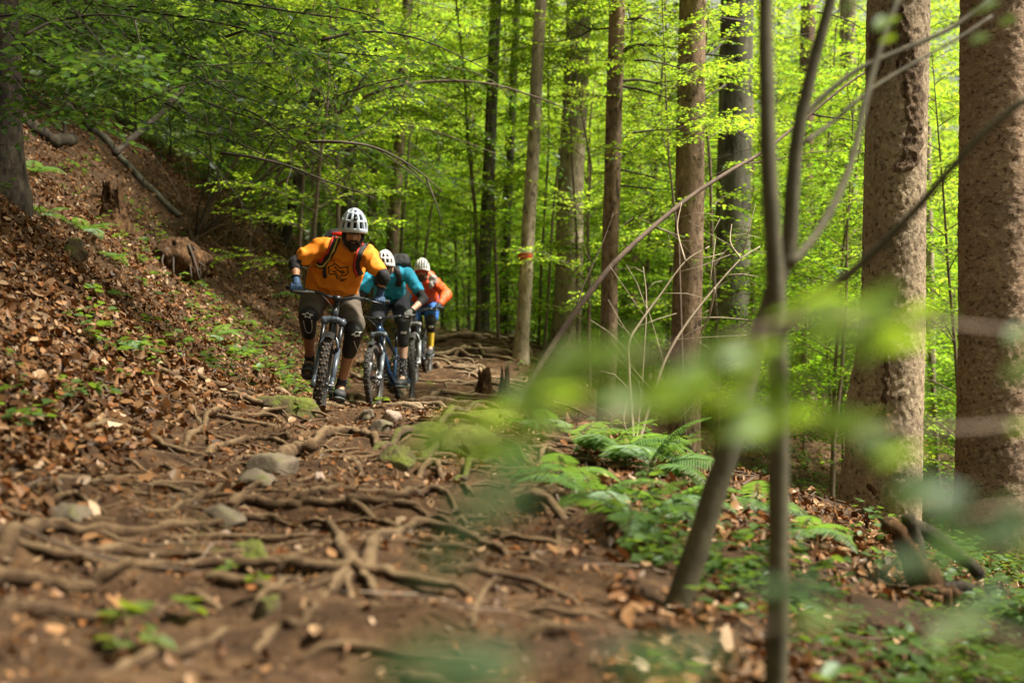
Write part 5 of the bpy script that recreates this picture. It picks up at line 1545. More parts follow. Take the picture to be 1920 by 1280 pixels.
def make_bike(label, cols, axle_f, axle_r, lean, steer=0.0, crank=-.5, dusty=False):
    """axle_f, axle_r: world axle points; lean: roll about the forward axis (towards the rider's left is positive)"""
    Mp, Mfork, Macc = cols
    fwd = (Vector(axle_f) - Vector(axle_r)).normalized()
    left = Vector((0, 0, 1)).cross(fwd).normalized(); up = fwd.cross(left)
    B = Matrix((fwd, left, up)).transposed()
    B = B @ Matrix.Rotation(-lean, 3, 'X')
    T = B.to_4x4()
    RW = .370
    AF, AR = Vector((.76, 0, RW)), Vector((-.44, 0, RW))
    T.translation = Vector(axle_f) - B @ AF
    ro = empty('mountain_bike', (0, 0, 0), label, 'bicycle', 'mountain bikes on the trail')
    ro.matrix_basis = T
    ang = R(65.5)
    ua = Vector((-math.cos(ang), 0, math.sin(ang))); na = Vector((math.sin(ang), 0, math.cos(ang)))
    A0 = AF - na * .045
    Sm = Matrix.Translation(A0) @ Matrix.Rotation(steer, 4, ua) @ Matrix.Translation(-A0)
    crown = A0 + ua * .565
    ht0, ht1 = crown + ua * .012, crown + ua * .125
    bb = Vector((0, 0, .335)); st = Vector((-.17, 0, .76)); shock = Vector((.12, 0, .56))
    # frame
    mb = MB()
    mb.tube([ht0, ht1], .029, 14)
    mb.tube([ht0 + ua * .03, Vector((.2, 0, .47)), bb + Vector((.02, 0, .03))], [.028, .03, .032], 12)
    mb.tube([ht1 - ua * .02, Vector((.1, 0, .80)), st - Vector((-.02, 0, .10))], [.024, .022, .018], 12)
    mb.tube([bb, Vector((-.10, 0, .56)), st], [.026, .02, .018], 12)
    mb.tube([bb + Vector((0, -.045, 0)), bb + Vector((0, .045, 0))], .03, 14)
    mb.build('frame', Mp, ro)
    mb = MB()
    for s in (-1, 1):
        mb.tube([bb + Vector((-.04, s * .035, .02)), Vector((-.2, s * .06, .36)), AR + Vector((0, s * .075, 0))], [.016, .014, .012], 8)
        mb.tube([AR + Vector((0, s * .075, 0)), Vector((-.22, s * .055, .60)), Vector((-.10, s * .03, .66))], [.010, .010, .010], 8)
    mb.tube([Vector((-.10, -.03, .66)), Vector((-.10, .03, .66))], .012, 8)
    mb.build('rear_stays', Mp, ro)
    MB().tube([Vector((-.08, 0, .65)), shock, Vector((.18, 0, .60))], [.018, .024, .014], 10).build('shock_absorber', M_blackpl, ro)
    # fork
    mb = MB()
    for s in (-1, 1):
        y = s * .068
        mb.tube([A0 + na * .03 + ua * .02 + Vector((0, y, 0)), A0 + ua * .16 + Vector((0, y, 0)), A0 + ua * .33 + Vector((0, y, 0))], [.019, .023, .024], 14)
        mb.tube([AF + Vector((0, y * .98, 0)) - ua * .03, A0 + na * .02 + ua * .07 + Vector((0, y, 0))], [.017, .02], 12)
    arch = [A0 + ua * (.31 + .12 * math.sin(math.pi * t)) + na * .03 + Vector((0, .068 * math.cos(math.pi * (1 - t)), 0)) for t in np.linspace(0, 1, 9)]
    mb.tube(arch, .012, 8)
    fk = mb.build('fork', Mfork, ro, M=Sm)
    mb = MB()
    for s in (-1, 1): mb.tube([A0 + ua * .30 + Vector((0, s * .068, 0)), crown + Vector((0, s * .068, 0))], .017, 12)
    mb.build('stanchion', M_darkmetal, fk, M=Sm)
    mb = MB()
    cr = [crown + Vector((0, .092 * t, 0)) + ua * (.012 - .03 * abs(t) ** 2) for t in np.linspace(-1, 1, 9)]
    mb.tube(cr, [.02, .026, .026, .028, .032, .028, .026, .026, .02], 10)
    for s in (-1, 1): mb.tube([crown + Vector((0, s * .068, 0)) - ua * .035, crown + Vector((0, s * .068, 0)) + ua * .02], .025, 12)
    mb.build('fork_crown', Mfork, fk, M=Sm)
    MB().tube([AF + Vector((0, -.09, 0)), AF + Vector((0, .09, 0))], .011, 8).build('axle', M_alu, fk, M=Sm)
    gm = MB()      # short mudguard under the crown
    gv = []
    for i in range(7):
        a = R(62 + i * 9)
        for s in (-1, -.5, 0, .5, 1): gv.append(AF + Vector((math.cos(a) * (.405 - .015 * s * s), s * .045, math.sin(a) * (.405 - .015 * s * s))))
    gm.add(gv, [(i * 5 + j, i * 5 + j + 1, i * 5 + j + 6, i * 5 + j + 5) for i in range(6) for j in range(4)])
    gm.build('mudguard', M_blackpl, fk, M=Sm)
    # wheels
    def wheel(c, Mx, ang0):
        mb = MB(); torus_mb(mb, c, .302, .016, 56, 8, flat=.9)
        rim = mb.build('wheel', M_blackpl, ro, M=Mx)
        mb = MB(); torus_mb(mb, c, .334, .033, 64, 12)
        nk = 72
        for i in range(nk):
            a = 2 * math.pi * i / nk
            rows = (-.011, .011) if i % 2 else (-.026, .026)
            for yy in rows:
                rr = .334 + (.034 if abs(yy) < .02 else .026)
                rot = Matrix.Rotation(-a, 4, 'Y') @ Matrix.Rotation(.0 if abs(yy) < .02 else (-.7 if yy > 0 else .7), 4, 'X')
                Mk = Matrix.Translation(Vector(c) + Vector((rr * math.cos(a), yy, rr * math.sin(a)))) @ Matrix.Rotation(-a + math.pi / 2, 4, 'Y') @ Matrix.Rotation((0 if abs(yy) < .02 else (-.75 if yy > 0 else .75)), 4, 'X')
                mb.box((0, 0, 0), (.019, .015, .010), None, 0) if False else mb.add([Mk @ Vector(p) for p in ((-.0095, -.0075, -.006), (.0095, -.0075, -.006), (.0095, .0075, -.006), (-.0095, .0075, -.006), (-.008, -.006, .005), (.008, -.006, .005), (.008, .006, .005), (-.008, .006, .005))],
                    [(0, 3, 2, 1), (4, 5, 6, 7), (0, 1, 5, 4), (1, 2, 6, 5), (2, 3, 7, 6), (3, 0, 4, 7)], 1)
        mb.build('tyre', [M_rubber, M_rubber_dusty if dusty else M_rubber], rim, M=Mx)
        MB().tube([Vector(c) + Vector((0, -.05, 0)), Vector(c) + Vector((0, -.03, 0)), Vector(c), Vector(c) + Vector((0, .03, 0)), Vector(c) + Vector((0, .05, 0))], [.012, .028, .016, .028, .012], 12).build('hub', M_darkmetal, rim, M=Mx)
        mb = MB()
        for i in range(28):
            a = 2 * math.pi * i / 28; s = 1 if i % 2 else -1
            b = a + (.5 if i % 4 < 2 else -.5)
            mb.tube([Vector(c) + Vector((.026 * math.cos(b), s * .03, .026 * math.sin(b))), Vector(c) + Vector((.296 * math.cos(a), 0, .296 * math.sin(a)))], .0014, 4)
        mb.build('spokes', M_spoke, rim, M=Mx, kind='stuff')
        mb = MB(); torus_mb(mb, Vector(c) + Vector((0, .047, 0)), .078, .009, 36, 6); 
        for v in range(len(mb.v)): mb.v[v] = (mb.v[v][0], c[1] + .047 + (mb.v[v][1] - c[1] - .047) * .15, mb.v[v][2])
        for k in range(6):
            a = k * math.pi / 3; mb.tube([Vector(c) + Vector((.02 * math.cos(a), .047, .02 * math.sin(a))), Vector(c) + Vector((.074 * math.cos(a + .4), .047, .074 * math.sin(a + .4)))], .003, 4)
        mb.build('brake_disc', M_alu, rim, M=Mx)
    wheel(AF, Sm, 0); wheel(AR, Matrix.Identity(4), .3)
    # cockpit
    stem_top = crown + ua * .165
    clamp = stem_top + na * .05 + Vector((0, 0, .006))
    mb = MB(); mb.tube([crown + ua * .125, stem_top + ua * .012], .021, 12); mb.tube([stem_top - ua * .005, clamp], [.02, .022], 10); mb.tube([clamp - Vector((0, .03, 0)), clamp + Vector((0, .03, 0))], .023, 12)
    mb.build('stem', M_darkmetal, ro, M=Sm)
    def barpt(s, t):      # t 0..1 along a half bar
        y = .405 * t
        rise = .022 * min(1, max(0, (t - .12) / .22))
        sweep = -.075 * max(0, t - .25) ** 1.1
        return clamp + Vector((sweep, s * y, rise + .010 * t))
    pts = [barpt(-1, t) for t in np.linspace(1, 0, 12)] + [barpt(1, t) for t in np.linspace(.08, 1, 12)]
    hb = MB().tube(pts, .0125, 10).build('handlebar', M_darkmetal, ro, M=Sm)
    for s in (-1, 1):
        MB().tube([barpt(s, .64), barpt(s, .8), barpt(s, 1.0)], .0165, 12).build('grip', M_blackpl, hb, M=Sm)
        mb = MB()
        c = barpt(s, .56)
        mb.tube([c + Vector((.005, -s * .03, -.004)), c + Vector((.035, s * .01, -.012)), c + Vector((.05, s * .12, -.02))], [.011, .010, .006], 8)
        mb.tube([c + Vector((.01, -s * .055, -.008)), c + Vector((.025, s * .02, -.006))], .012, 8)
        mb.build('brake_lever', M_alu if s < 0 else M_darkmetal, hb, M=Sm)
    mb = MB()
    for s, dx in ((-1, .10), (1, .08)):
        c = barpt(s, .5)
        mb.tube(catmull([c + Vector((.02, 0, -.01)), c + Vector((dx, -s * .08, -.02)), clamp + Vector((.10, s * .02, -.08)), ht0 + Vector((.03, s * .02, .0)), ht0 + Vector((-.06, s * .03, -.10))], 5), .0028, 5)
    mb.build('cable', M_blackpl, hb, M=Sm)
    # saddle, post
    sp = st + Vector((-.035, 0, .16))
    MB().tube([st, sp], .0155, 10).build('seatpost', M_darkmetal, ro)
    mb = MB().loft([(sp + Vector((x, 0, .03 + dz)), Vector((0, w, 0)), Vector((0, 0, h))) for x, w, h, dz in ((-.13, .05, .012, .012), (-.11, .072, .022, .01), (-.04, .055, .022, 0), (.04, .025, .018, -.002), (.12, .018, .014, -.004), (.145, .008, .008, -.01))], 16)
    mb.build('saddle', M_blackpl, ro)
    # cranks and pedals; crank: angle of the left crank below horizontal-forward
    ped = {}
    for s in (1, -1):
        a = crank if s == 1 else crank + math.pi
        e = bb + Vector((.17 * math.cos(a), s * .075, .17 * math.sin(a)))
        ck = MB().tube([bb + Vector((0, s * .05, 0)), bb + Vector((0, s * .068, 0)), e], [.02, .016, .012], 8).build('crank', M_darkmetal, ro)
        c = e + Vector((0, s * .065, 0))
        mb = MB().box(c, (.10, .10, .016)); mb.tube([e, c], .008, 6)
        for dx in (-.045, -.02, .02, .045):
            for dy in (-.035, .035): mb.tube([c + Vector((dx, dy, .007)), c + Vector((dx, dy, .012))], .003, 4)
        mb.build('pedal', M_darkmetal, ck, smooth=False)
        ped[s] = c
    mb = MB(); torus_mb(mb, bb + Vector((0, -.055, 0)), .058, .006, 32, 6)
    for k in range(4):
        a = k * math.pi / 2; mb.tube([bb + Vector((0, -.055, 0)), bb + Vector((.058 * math.cos(a), -.055, .058 * math.sin(a)))], .006, 5)
    mb.build('chainring', M_darkmetal, ro)
    mb = MB(); 
    for q, rr in enumerate((.055, .045, .035, .025)): torus_mb(mb, AR + Vector((0, -.035 - .006 * q, 0)), rr, .004, 24, 5)
    mb.build('cassette', M_alu, ro)
    MB().tube([AR + Vector((-.01, -.06, -.02)), AR + Vector((.03, -.062, -.08)), AR + Vector((.06, -.06, -.15))], [.014, .014, .010], 6).build('derailleur', M_blackpl, ro)
    mb = MB()
    mb.tube([AR + Vector((0, -.05, .05)), bb + Vector((0, -.055, .058))], .004, 4); mb.tube([AR + Vector((.06, -.058, -.15)), bb + Vector((0, -.055, -.058))], .004, 4)
    mb.build('chain', M_darkmetal, ro)
    W_ = T @ Sm
    return dict(root=ro, T=T, grip={s: W_ @ barpt(s, .80) for s in (1, -1)}, bard={s: (W_.to_3x3() @ (barpt(s, 1.0) - barpt(s, .6))).normalized() for s in (1, -1)},
                pedal={s: T @ ped[s] for s in (1, -1)}, fwd=fwd, up=(T.to_3x3() @ Vector((0, 0, 1))), left=(T.to_3x3() @ Vector((0, 1, 0))), saddle=T @ sp)

M_b1 = plain('charcoal_frame_paint', (.028, .032, .04), .3, coat=.4)
M_b1f = plain('slate_fork_paint', (.075, .095, .125), .28, coat=.5, var=.1)
M_b2 = plain('blue_frame_paint', (.010, .055, .15), .28, coat=.5)
M_b2f = plain('dark_fork_paint', (.10, .12, .14), .3, coat=.4)
M_b3f = plain('silver_fork_paint', (.22, .23, .24), .3, coat=.4)
M_b3 = plain('navy_frame_paint', (.02, .03, .05), .3, coat=.4)
def lift(p, dz=0): return Vector(p) + Vector((0, 0, dz))
b1f = P(605, 721, 10.7)
b1r = b1f + Vector((-.150, 1.19, -.02))
BK1 = make_bike('charcoal mountain bike ridden first, steered straight towards the viewer', (M_b1, M_b1f, M_alu), b1f, b1r, R(9.5), R(-3), R(-28), True)
b2f = P(700, 708, 15.6); b2r = P(757, 716, 16.75)
b2r = b2f + (b2r - b2f).normalized() * 1.2
BK2 = make_bike('blue mountain bike in the middle, both wheels in view', (M_b2, M_b2f, M_alu), b2f, b2r, R(-4), R(5), R(-20), False)
b3f = P(776, 680, 19.0); b3r = P(799, 664, 20.15)
b3r = b3f + (b3r - b3f).normalized() * 1.2
BK3 = make_bike('mountain bike with a silver fork ridden last', (M_b3, M_b3f, M_alu), b3f, b3r, R(-3), R(4), R(20), False)
# ================================================================== riders
def skin(name, c): return plain(name, c, .5, var=.12, vscale=40)
M_skin1 = skin('tanned_skin', (.48, .24, .135)); M_skin2 = skin('fair_skin', (.50, .30, .21)); M_skin3 = skin('skin', (.42, .23, .15))
M_hair = plain('dark_hair', (.018, .012, .009), .7, var=.4, vscale=80, bump=.8, bscale=150)
M_hair3 = plain('brown_hair', (.07, .035, .018), .7, var=.4, vscale=80)
M_blackcloth = plain('black_cloth', (.016, .016, .018), .85, var=.3, bump=.3)
M_orange = plain('orange_jersey', (.90, .27, .008), .75, var=.06, vscale=12, bump=.25, bscale=90)
M_cyan = plain('cyan_jersey', (.015, .34, .55), .75, var=.08, vscale=12, bump=.25, bscale=90)
M_jacket = plain('orange_red_jacket', (.80, .095, .012), .6, var=.1, vscale=10, bump=.3, bscale=60)
M_jacket_grey = plain('grey_jacket_lining', (.38, .36, .36), .7)
M_brown = plain('brown_grey_shorts', (.095, .075, .056), .9, var=.25, vscale=9, bump=.3)
M_navy = plain('dark_navy_shorts', (.022, .026, .038), .85, var=.2, bump=.3)
M_blueshort = plain('bright_blue_shorts', (.015, .10, .36), .8, var=.15, bump=.3)
M_teal = plain('dark_teal_cloth', (.012, .055, .065), .85)
M_pad = plain('black_knee_pad', (.013, .013, .014), .55, var=.3)
M_white_print = plain('white_print', (.72, .70, .66), .6, var=.03)
M_black_print = plain('black_print', (.02, .012, .006), .7, var=.03)
M_glove = plain('blue_glove', (.030, .075, .16), .75, var=.25, vscale=60)
M_glove_grey = plain('grey_glove', (.10, .10, .09), .8, var=.2)
M_glove_dark = plain('dark_glove', (.02, .035, .05), .8)
M_helm = plain('pale_blue_helmet_shell', (.62, .70, .80), .35, var=.03, coat=.4)
M_helm_w = plain('white_helmet_shell', (.80, .80, .78), .35, var=.03, coat=.4)
M_liner = plain('helmet_liner', (.012, .012, .016), .9)
M_shoe = plain('dark_shoe', (.022, .025, .028), .7, var=.3)
M_sole = plain('shoe_sole', (.10, .12, .12), .8)
M_sock = plain('navy_sock', (.03, .04, .06), .9)
M_sock_dot = plain('spotted_sock', (.03, .03, .035), .9)
M_yellow = plain('mustard_sock', (.52, .36, .02), .9)
M_red_strap = plain('red_strap', (.62, .035, .02), .7)
M_yellow_strap = plain('yellow_strap', (.62, .48, .08), .7)
M_pack = plain('black_backpack', (.02, .02, .022), .7, var=.3)
M_lens = plain('dark_lens', (.01, .01, .012), .15, coat=.6)
M_lens_red = plain('red_lens', (.45, .03, .02), .15, coat=.6)
M_eyew = plain('eye_white', (.7, .66, .6), .3, var=.02)
M_iris = plain('eye_iris', (.03, .015, .008), .2)
M_lip = plain('lip', (.32, .11, .08), .5)

def ortho(f, u=Vector((0, 0, 1))):
    f = f.normalized(); l = u.cross(f).normalized(); return f, l, f.cross(l)

def make_hand(mb, wrist, centre, bard, palm_in, s, k=1.0):
    """five fingers closed round a bar: bard runs outwards along the bar, s=+1 left hand"""
    bd = bard.normalized()
    fo = (centre - wrist).normalized(); 
    fo = (fo - bd * fo.dot(bd)).normalized()
    upv = fo.cross(bd) * s
    if upv.z < 0: upv = -upv
    r = .0165 + .010
    top = centre + upv * r
    # palm
    mb.ellipsoid(centre - fo * .012 + upv * .018, (.046 * k, .034 * k, .019 * k), Matrix((bd, fo, upv)).transposed(), 14, 10)
    mb.capsule(wrist, .026 * k, centre - fo * .03 + upv * .014, .03 * k)
    for q, (off, ln) in enumerate(((-.034, .95), (-.012, 1.05), (.011, 1.0), (.032, .82))):
        b = centre + bd * off
        pts = []
        for w in (100, 50, 5, -45, -95, -140):
            a = R(w); rr = (.031 + (.004 if w > 20 else 0)) * (.9 + .1 * ln)
            pts.append(b + fo * (rr * math.cos(a)) + upv * (rr * math.sin(a)))
        mb.chain([(p, (.0105, .0105, .010, .0095, .009, .008)[i] * k) for i, p in enumerate(pts)], 8)
    tb = centre - bd * .045
    th = [centre - bd * .03 - fo * .015 + upv * .008, tb - fo * .008 - upv * .012, tb + fo * .018 - upv * .026, tb + fo * .034 - upv * .012 + bd * .01]
    mb.chain([(th[0], .014 * k), (th[1], .0125 * k), (th[2], .011 * k), (th[3], .009 * k)], 8)

def project_lines(name, target, lines, org, right, up, view, width, mat, parent, off=.0035, subdiv=8):
    """print line work on a surface: lines in (right, up) metres about org, projected along view"""
    dg = bpy.context.evaluated_depsgraph_get()
    me = target.data
    mw = target.matrix_world if target.parent is None else Matrix.Translation(target.parent.location)
    bm = BVHTree.FromPolygons([mw @ v.co for v in me.vertices], [tuple(p.vertices) for p in me.polygons])
    mb = MB()
    for ln in lines:
        pts = []
        for (a, b) in zip(ln[:-1], ln[1:]):
            for q in range(subdiv): 
                t = q / subdiv; pts.append((a[0] + (b[0] - a[0]) * t, a[1] + (b[1] - a[1]) * t))
        pts.append(ln[-1])
        run = []
        for x, y in pts:
            o = org + right * x + up * y - view * .6
            h = bm.ray_cast(o, view, 2.0)
            if h[0] is None: 
                if len(run) > 1: mb.tube(run, width, 4, squash=.35)
                run = []; continue
            run.append(h[0] + h[1] * off)
        if len(run) > 1: mb.tube(run, width, 4)
    if not mb.v: return None
    o = mb.build(name, mat, parent); 
    if parent: rebase(o, parent.location)
    return o

def helmet(name, c, F, L, U, k, mat, style, parent, org):
    """ventilated shell over a dark liner; c skull centre, F forward, L left, U up"""
    Bm = Matrix((F, L, U)).transposed().to_4x4(); Bm.translation = c
    a, b, h = .140 * k, .112 * k, .150 * k
    nu, nv = 90, 24
    vs, fs = [], []
    def lower(ph):      # rim height by azimuth: lower at the back and over the temples
        return -.012 - .035 * (1 - math.cos(ph)) / 2 - .018 * math.sin(ph) ** 2 + .014 * max(0, math.cos(ph)) 
    for j in range(nv + 1):
        t = j / nv
        for i in range(nu):
            ph = 2 * math.pi * i / nu
            th = t * math.pi * .5
            sq = math.sin(th) ** .84
            x, y = sq * math.cos(ph), sq * math.sin(ph)
            z = math.cos(th) ** .92 * h + lower(ph) * k * t
            e = 1 + .03 * math.cos(ph * 2) * t
            vs.append((a * x * e, b * y, z))
    def vent(i, j):
        ph = math.degrees(2 * math.pi * (i + .5) / nu); ph = ph - 360 if ph > 180 else ph
        t = (j + .5) / nv
        if style == 'road':
            th = math.radians(90 * t); x, y = math.sin(th) * math.cos(math.radians(ph)), math.sin(th) * math.sin(math.radians(ph))
            if t > .93: return False
            m = (y * 3.0 + .25) % 1.0
            return m < .55 and x > -.75 and abs(y) < .93 and not (abs(x - .02) < .06)
        for t0, t1, cs, w in ((.09, .23, (0, 62, -62, 120, -120, 180), 22), (.33, .57, (0, 36, -36, 76, -76, 112, -112, 148, -148, 180), 12.5), (.67, .89, (0, 29, -29, 58, -58, 104, -104, 140, -140, 180), 9.6)):
            if t0 < t < t1:
                for c_ in cs:
                    d_ = abs((ph - c_ + 180) % 360 - 180)
                    if d_ < w: return True
        return False
    # front slots are long from the brow upwards
    for j in range(nv):
        for i in range(nu):
            i2 = (i + 1) % nu
            if vent(i, j): continue
            fs.append((j * nu + i, (j + 1) * nu + i, (j + 1) * nu + i2, j * nu + i2) if j else (0, nu + i, nu + i2))
    me = MB().add(vs, fs).mesh(name, mat)
    o = bpy.data.objects.new('h', me); COL.objects.link(o)
    md = o.modifiers.new('s', 'SOLIDIFY'); md.thickness = .018 * k; md.offset = -1
    me2 = bpy.data.meshes.new_from_object(o.evaluated_get(bpy.context.evaluated_depsgraph_get()))
    bpy.data.objects.remove(o)
    me2.transform(Matrix.Translation(-Vector(org)) @ Bm)
    sh = link(name, me2, parent)
    mb = MB(); mb.ellipsoid((0, 0, -.01 * k), (a - .022 * k, b - .020 * k, h - .020 * k), None, 28, 16)
    mb.v = [(x, y, max(z, -.02 * k)) for x, y, z in mb.v]
    lo = mb.build('helmet_liner', M_liner, sh); lo.data.transform(Matrix.Translation(-Vector(org)) @ Bm)
    # chin strap
    mb = MB()
    for s in (-1, 1):
        mb.tube([Vector((.03 * k, s * .085 * k, -.02 * k)), Vector((.035 * k, s * .078 * k, -.09 * k)), Vector((.045 * k, s * .03 * k, -.165 * k))], .0045, 5)
        mb.tube([Vector((-.05 * k, s * .085 * k, -.02 * k)), Vector((.035 * k, s * .078 * k, -.09 * k))], .0045, 5)
    so = mb.build('chin_strap', M_blackcloth, sh); so.data.transform(Matrix.Translation(-Vector(org)) @ Bm)
    return sh, Bm

def head_prims(mb, c, F, L, U, k):
    """skull, jaw, nose, brow, ears; c is the skull centre"""
    B3 = Matrix((F, L, U)).transposed()
    at = lambda x, y, z: c + B3 @ (Vector((x, y, z)) * k)
    mb.ellipsoid(at(-.005, 0, .02), (.100 * k, .078 * k, .105 * k), B3)
    mb.ellipsoid(at(.025, 0, -.06), (.070 * k, .062 * k, .075 * k), B3)
    mb.ellipsoid(at(.055, 0, -.115), (.032 * k, .034 * k, .024 * k), B3)
    mb.ellipsoid(at(.078, 0, .005), (.022 * k, .055 * k, .014 * k), B3)       # brow
    for s in (-1, 1):
        mb.ellipsoid(at(.066, s * .038, -.045), (.022 * k, .022 * k, .02 * k), B3)   # cheek
        mb.ellipsoid(at(-.005, s * .082, -.03), (.020 * k, .009 * k, .032 * k), B3)  # ear
    mb.chain([(at(.088, 0, -.008), .009 * k), (at(.104, 0, -.035), .012 * k), (at(.108, 0, -.048), .014 * k)], 8)   # nose
    for s in (-1, 1): mb.ellipsoid(at(.096, s * .013, -.05), (.011 * k, .009 * k, .008 * k), B3)
    return at, B3

def make_person(label, J, bike, k, mats, opts):
    """J: world joints; left (+1) / right (-1) are the rider's own sides"""
    hip = J['hip']
    org = Vector((hip.x, hip.y, bike['T'].translation.z))
    ro = empty('person', org, label, 'person', 'mountain bikers riding in a line')
    rb = lambda o: (rebase(o, org), o)[1]
    hf, hl, hu = ortho(J['face'], J.get('head_up', Vector((0, 0, 1))))
    hc = J['head']
    sh, el, wr, hd, kn, an, ft, hj = {}, {}, {}, {}, {}, {}, {}, {}
    for s in (1, -1):
        sh[s], el[s], kn[s] = J['sh'][s], J['el'][s], J['kn'][s]
        g = bike['grip'][s]
        hd[s] = g
        wr[s] = g + (el[s] - g).normalized() * .085 + Vector((0, 0, .02))
        p = bike['pedal'][s]
        ft[s] = p
        an[s] = p + bike['up'] * .115 - bike['fwd'] * .075
        hj[s] = hip + J['hipl'] * (.095 * s)
    neck = J['neck']
    # -------- body, one continuous surface
    mb = MB()
    at, B3 = head_prims(mb, hc, hf, hl, hu, k)
    mb.chain([(at(-.02, 0, -.06), .058), (neck, .062)])
    chest = (sh[1] + sh[-1]) / 2
    mb.capsule(chest, .08, hip, .11, 18)
    mb.capsule(sh[1], .048, sh[-1], .048)
    mb.capsule(hj[1], .09, hj[-1], .09)
    mb.capsule(neck, .056, chest, .07)
    for s in (1, -1):
        mb.chain([(sh[s], .054), (sh[s].lerp(el[s], .5), .047), (el[s], .040)])
        mb.chain([(el[s], .041), (el[s].lerp(wr[s], .35), .042), (wr[s], .027)])
        mb.chain([(hj[s], .09), (hj[s].lerp(kn[s], .5), .078), (kn[s], .058)])
        cv = kn[s].lerp(an[s], .35) - bike['fwd'] * .018
        mb.chain([(kn[s], .054), (cv, .055), (kn[s].lerp(an[s], .7), .041), (an[s], .036)])
        mb.capsule(an[s], .036, ft[s] + bike['fwd'] * .06 + bike['up'] * .03, .03)
        make_hand(mb, wr[s], hd[s], bike['bard'][s], None, s, .92)
    rb(organic('body', mb, mats['skin'], ro, .0085, 3))
    # -------- face
    if opts.get('eyes', True):
        for s in (1, -1):
            e = MB().ellipsoid(at(.085, s * .032, -.014), (.009 * k, .013 * k, .008 * k), B3, 12, 8); eo = rb(e.build('eye', M_eyew, ro))
            rb(MB().ellipsoid(at(.0915, s * .032, -.015), (.004 * k, .006 * k, .006 * k), B3, 10, 6).build('iris', M_iris, eo))
            rb(MB().tube([at(.090, s * .014, .004), at(.092, s * .032, .009), at(.082, s * .052, .003)], [.005 * k, .006 * k, .003 * k], 6).build('eyebrow', mats['hair'], ro))
    rb(MB().tube([at(.088, -.024, -.083), at(.098, -.01, -.080), at(.1, 0, -.082), at(.098, .01, -.080), at(.088, .024, -.083)], [.003 * k, .006 * k, .0065 * k, .006 * k, .003 * k], 6).build('lips', M_lip, ro))
    if opts.get('beard'):
        mb = MB()
        mb.ellipsoid(at(.052, 0, -.118), (.043 * k, .050 * k, .045 * k), B3)
        mb.ellipsoid(at(.066, 0, -.135), (.03 * k, .034 * k, .038 * k), B3)
        for s in (1, -1):
            mb.chain([(at(.012, s * .074, -.02), .012 * k), (at(.025, s * .069, -.07), .020 * k), (at(.05, s * .040, -.11), .028 * k)], 10)
            mb.chain([(at(.102, s * .003, -.066), .009 * k), (at(.094, s * .026, -.074), .010 * k), (at(.076, s * .043, -.10), .014 * k)], 8)
        rb(organic('beard', mb, mats['hair'], ro, .006, 1, (.003, 60)))
    if opts.get('hair'):
        mb = MB(); mb.ellipsoid(at(-.02, 0, .0), (.095 * k, .086 * k, .10 * k), B3)
        rb(organic('hair', mb, mats['hair'], ro, .009, 1, (.003, 50)))
    if opts.get('glasses'):
        mb = MB()
        gl = [at(.098 - .5 * abs(y) ** 1.6 * 6, y, z) for y, z in ((-.07, .0), (-.035, .002), (0, .004), (.035, .002), (.07, .0))]
        for dz in (0,):
            vs, fs = [], []
            for q in range(15):
                y = -.07 + .14 * q / 14; x = .112 - 7.0 * y * y
                notch = .012 * math.exp(-(y / .012) ** 2)
                vs += [at(x, y, .008), at(x + .004, y, -.012 + notch * .3), at(x, y, -.038 + notch * 1.6)]
            for q in range(14):
                for r_ in range(2): fs.append((q * 3 + r_, q * 3 + 3 + r_, q * 3 + 4 + r_, q * 3 + 1 + r_))
            me = MB().add(vs, fs)
        lo = rb(me.build('glasses', opts['glasses'], ro))
        m2 = MB().tube([at(.078, -.072, .006), at(.112 - 7 * .035 ** 2, -.035, .010), at(.112, 0, .010), at(.112 - 7 * .035 ** 2, .035, .010), at(.078, .072, .006)], .0035, 5)
        for s in (1, -1): m2.tube([at(.078, s * .072, .004), at(0, s * .086, -.005)], .003, 5)
        rb(m2.build('glasses_frame', opts.get('frame_mat', M_blackpl), lo))
    hs, HB = helmet('helmet', at(-.005, 0, .012), hf, hl, hu, k * 1.0, mats['helmet'], opts['helmet'], ro, org)
    # -------- jersey / jacket
    mb = MB()
    mb.loft(J['torso'], 28)
    for s in (1, -1):
        e = sh[s].lerp(el[s], opts['sleeve'])
        rs_ = opts.get('sleeve_r', (.070, .066))
        inner = chest.lerp(sh[s], .55)
        mb.chain([(chest, .10), (inner, .088), (sh[s], rs_[0]), (sh[s].lerp(e, .6), rs_[1]), (e, rs_[1] * 1.04)], 16)
        if opts.get('long'):
            mb.chain([(e, .072), (e.lerp(wr[s], .5), .064), (wr[s] + (el[s] - wr[s]).normalized() * .02, .047)], 14)
    if opts.get('hood'):
        mb.ellipsoid(neck - hf * .07 + Vector((0, 0, .02)), (.10, .13, .09), ortho_m(hf))
    jr = rb(organic('jacket' if opts.get('long') else 'jersey', mb, mats['top'], ro, .011, 3, opts.get('rough', (.012, 11))))
    rb(MB().tube(ring_around(neck.lerp(chest, .18), (hc - neck), .072, 20), .011, 6).build('collar', mats.get('collar', mats['top']), jr))
    # -------- elbow guards
    if mats.get('elbow'):
        for s in (1, -1):
            a = sh[s].lerp(el[s], opts['sleeve'] - .12); b = el[s].lerp(wr[s], .36)
            mb = MB().chain([(a, .050), (el[s], .052), (b, .046)], 16)
            rb(organic('elbow_guard', mb, mats['elbow'], ro, .009, 2, (.003, 25)))
    # -------- shorts
    mb = MB()
    mb.capsule(hj[1], .125, hj[-1], .125, 18); mb.capsule(hip, .13, hip.lerp(chest, .25), .125, 18)
    for s in (1, -1):
        e = hj[s].lerp(kn[s], opts.get('short_len', .84))
        mb.chain([(hj[s], .122), (hj[s].lerp(e, .6), .108), (e, .098)], 16)
    rb(organic('shorts', mb, mats['shorts'], ro, .012, 3, (.007, 10)))
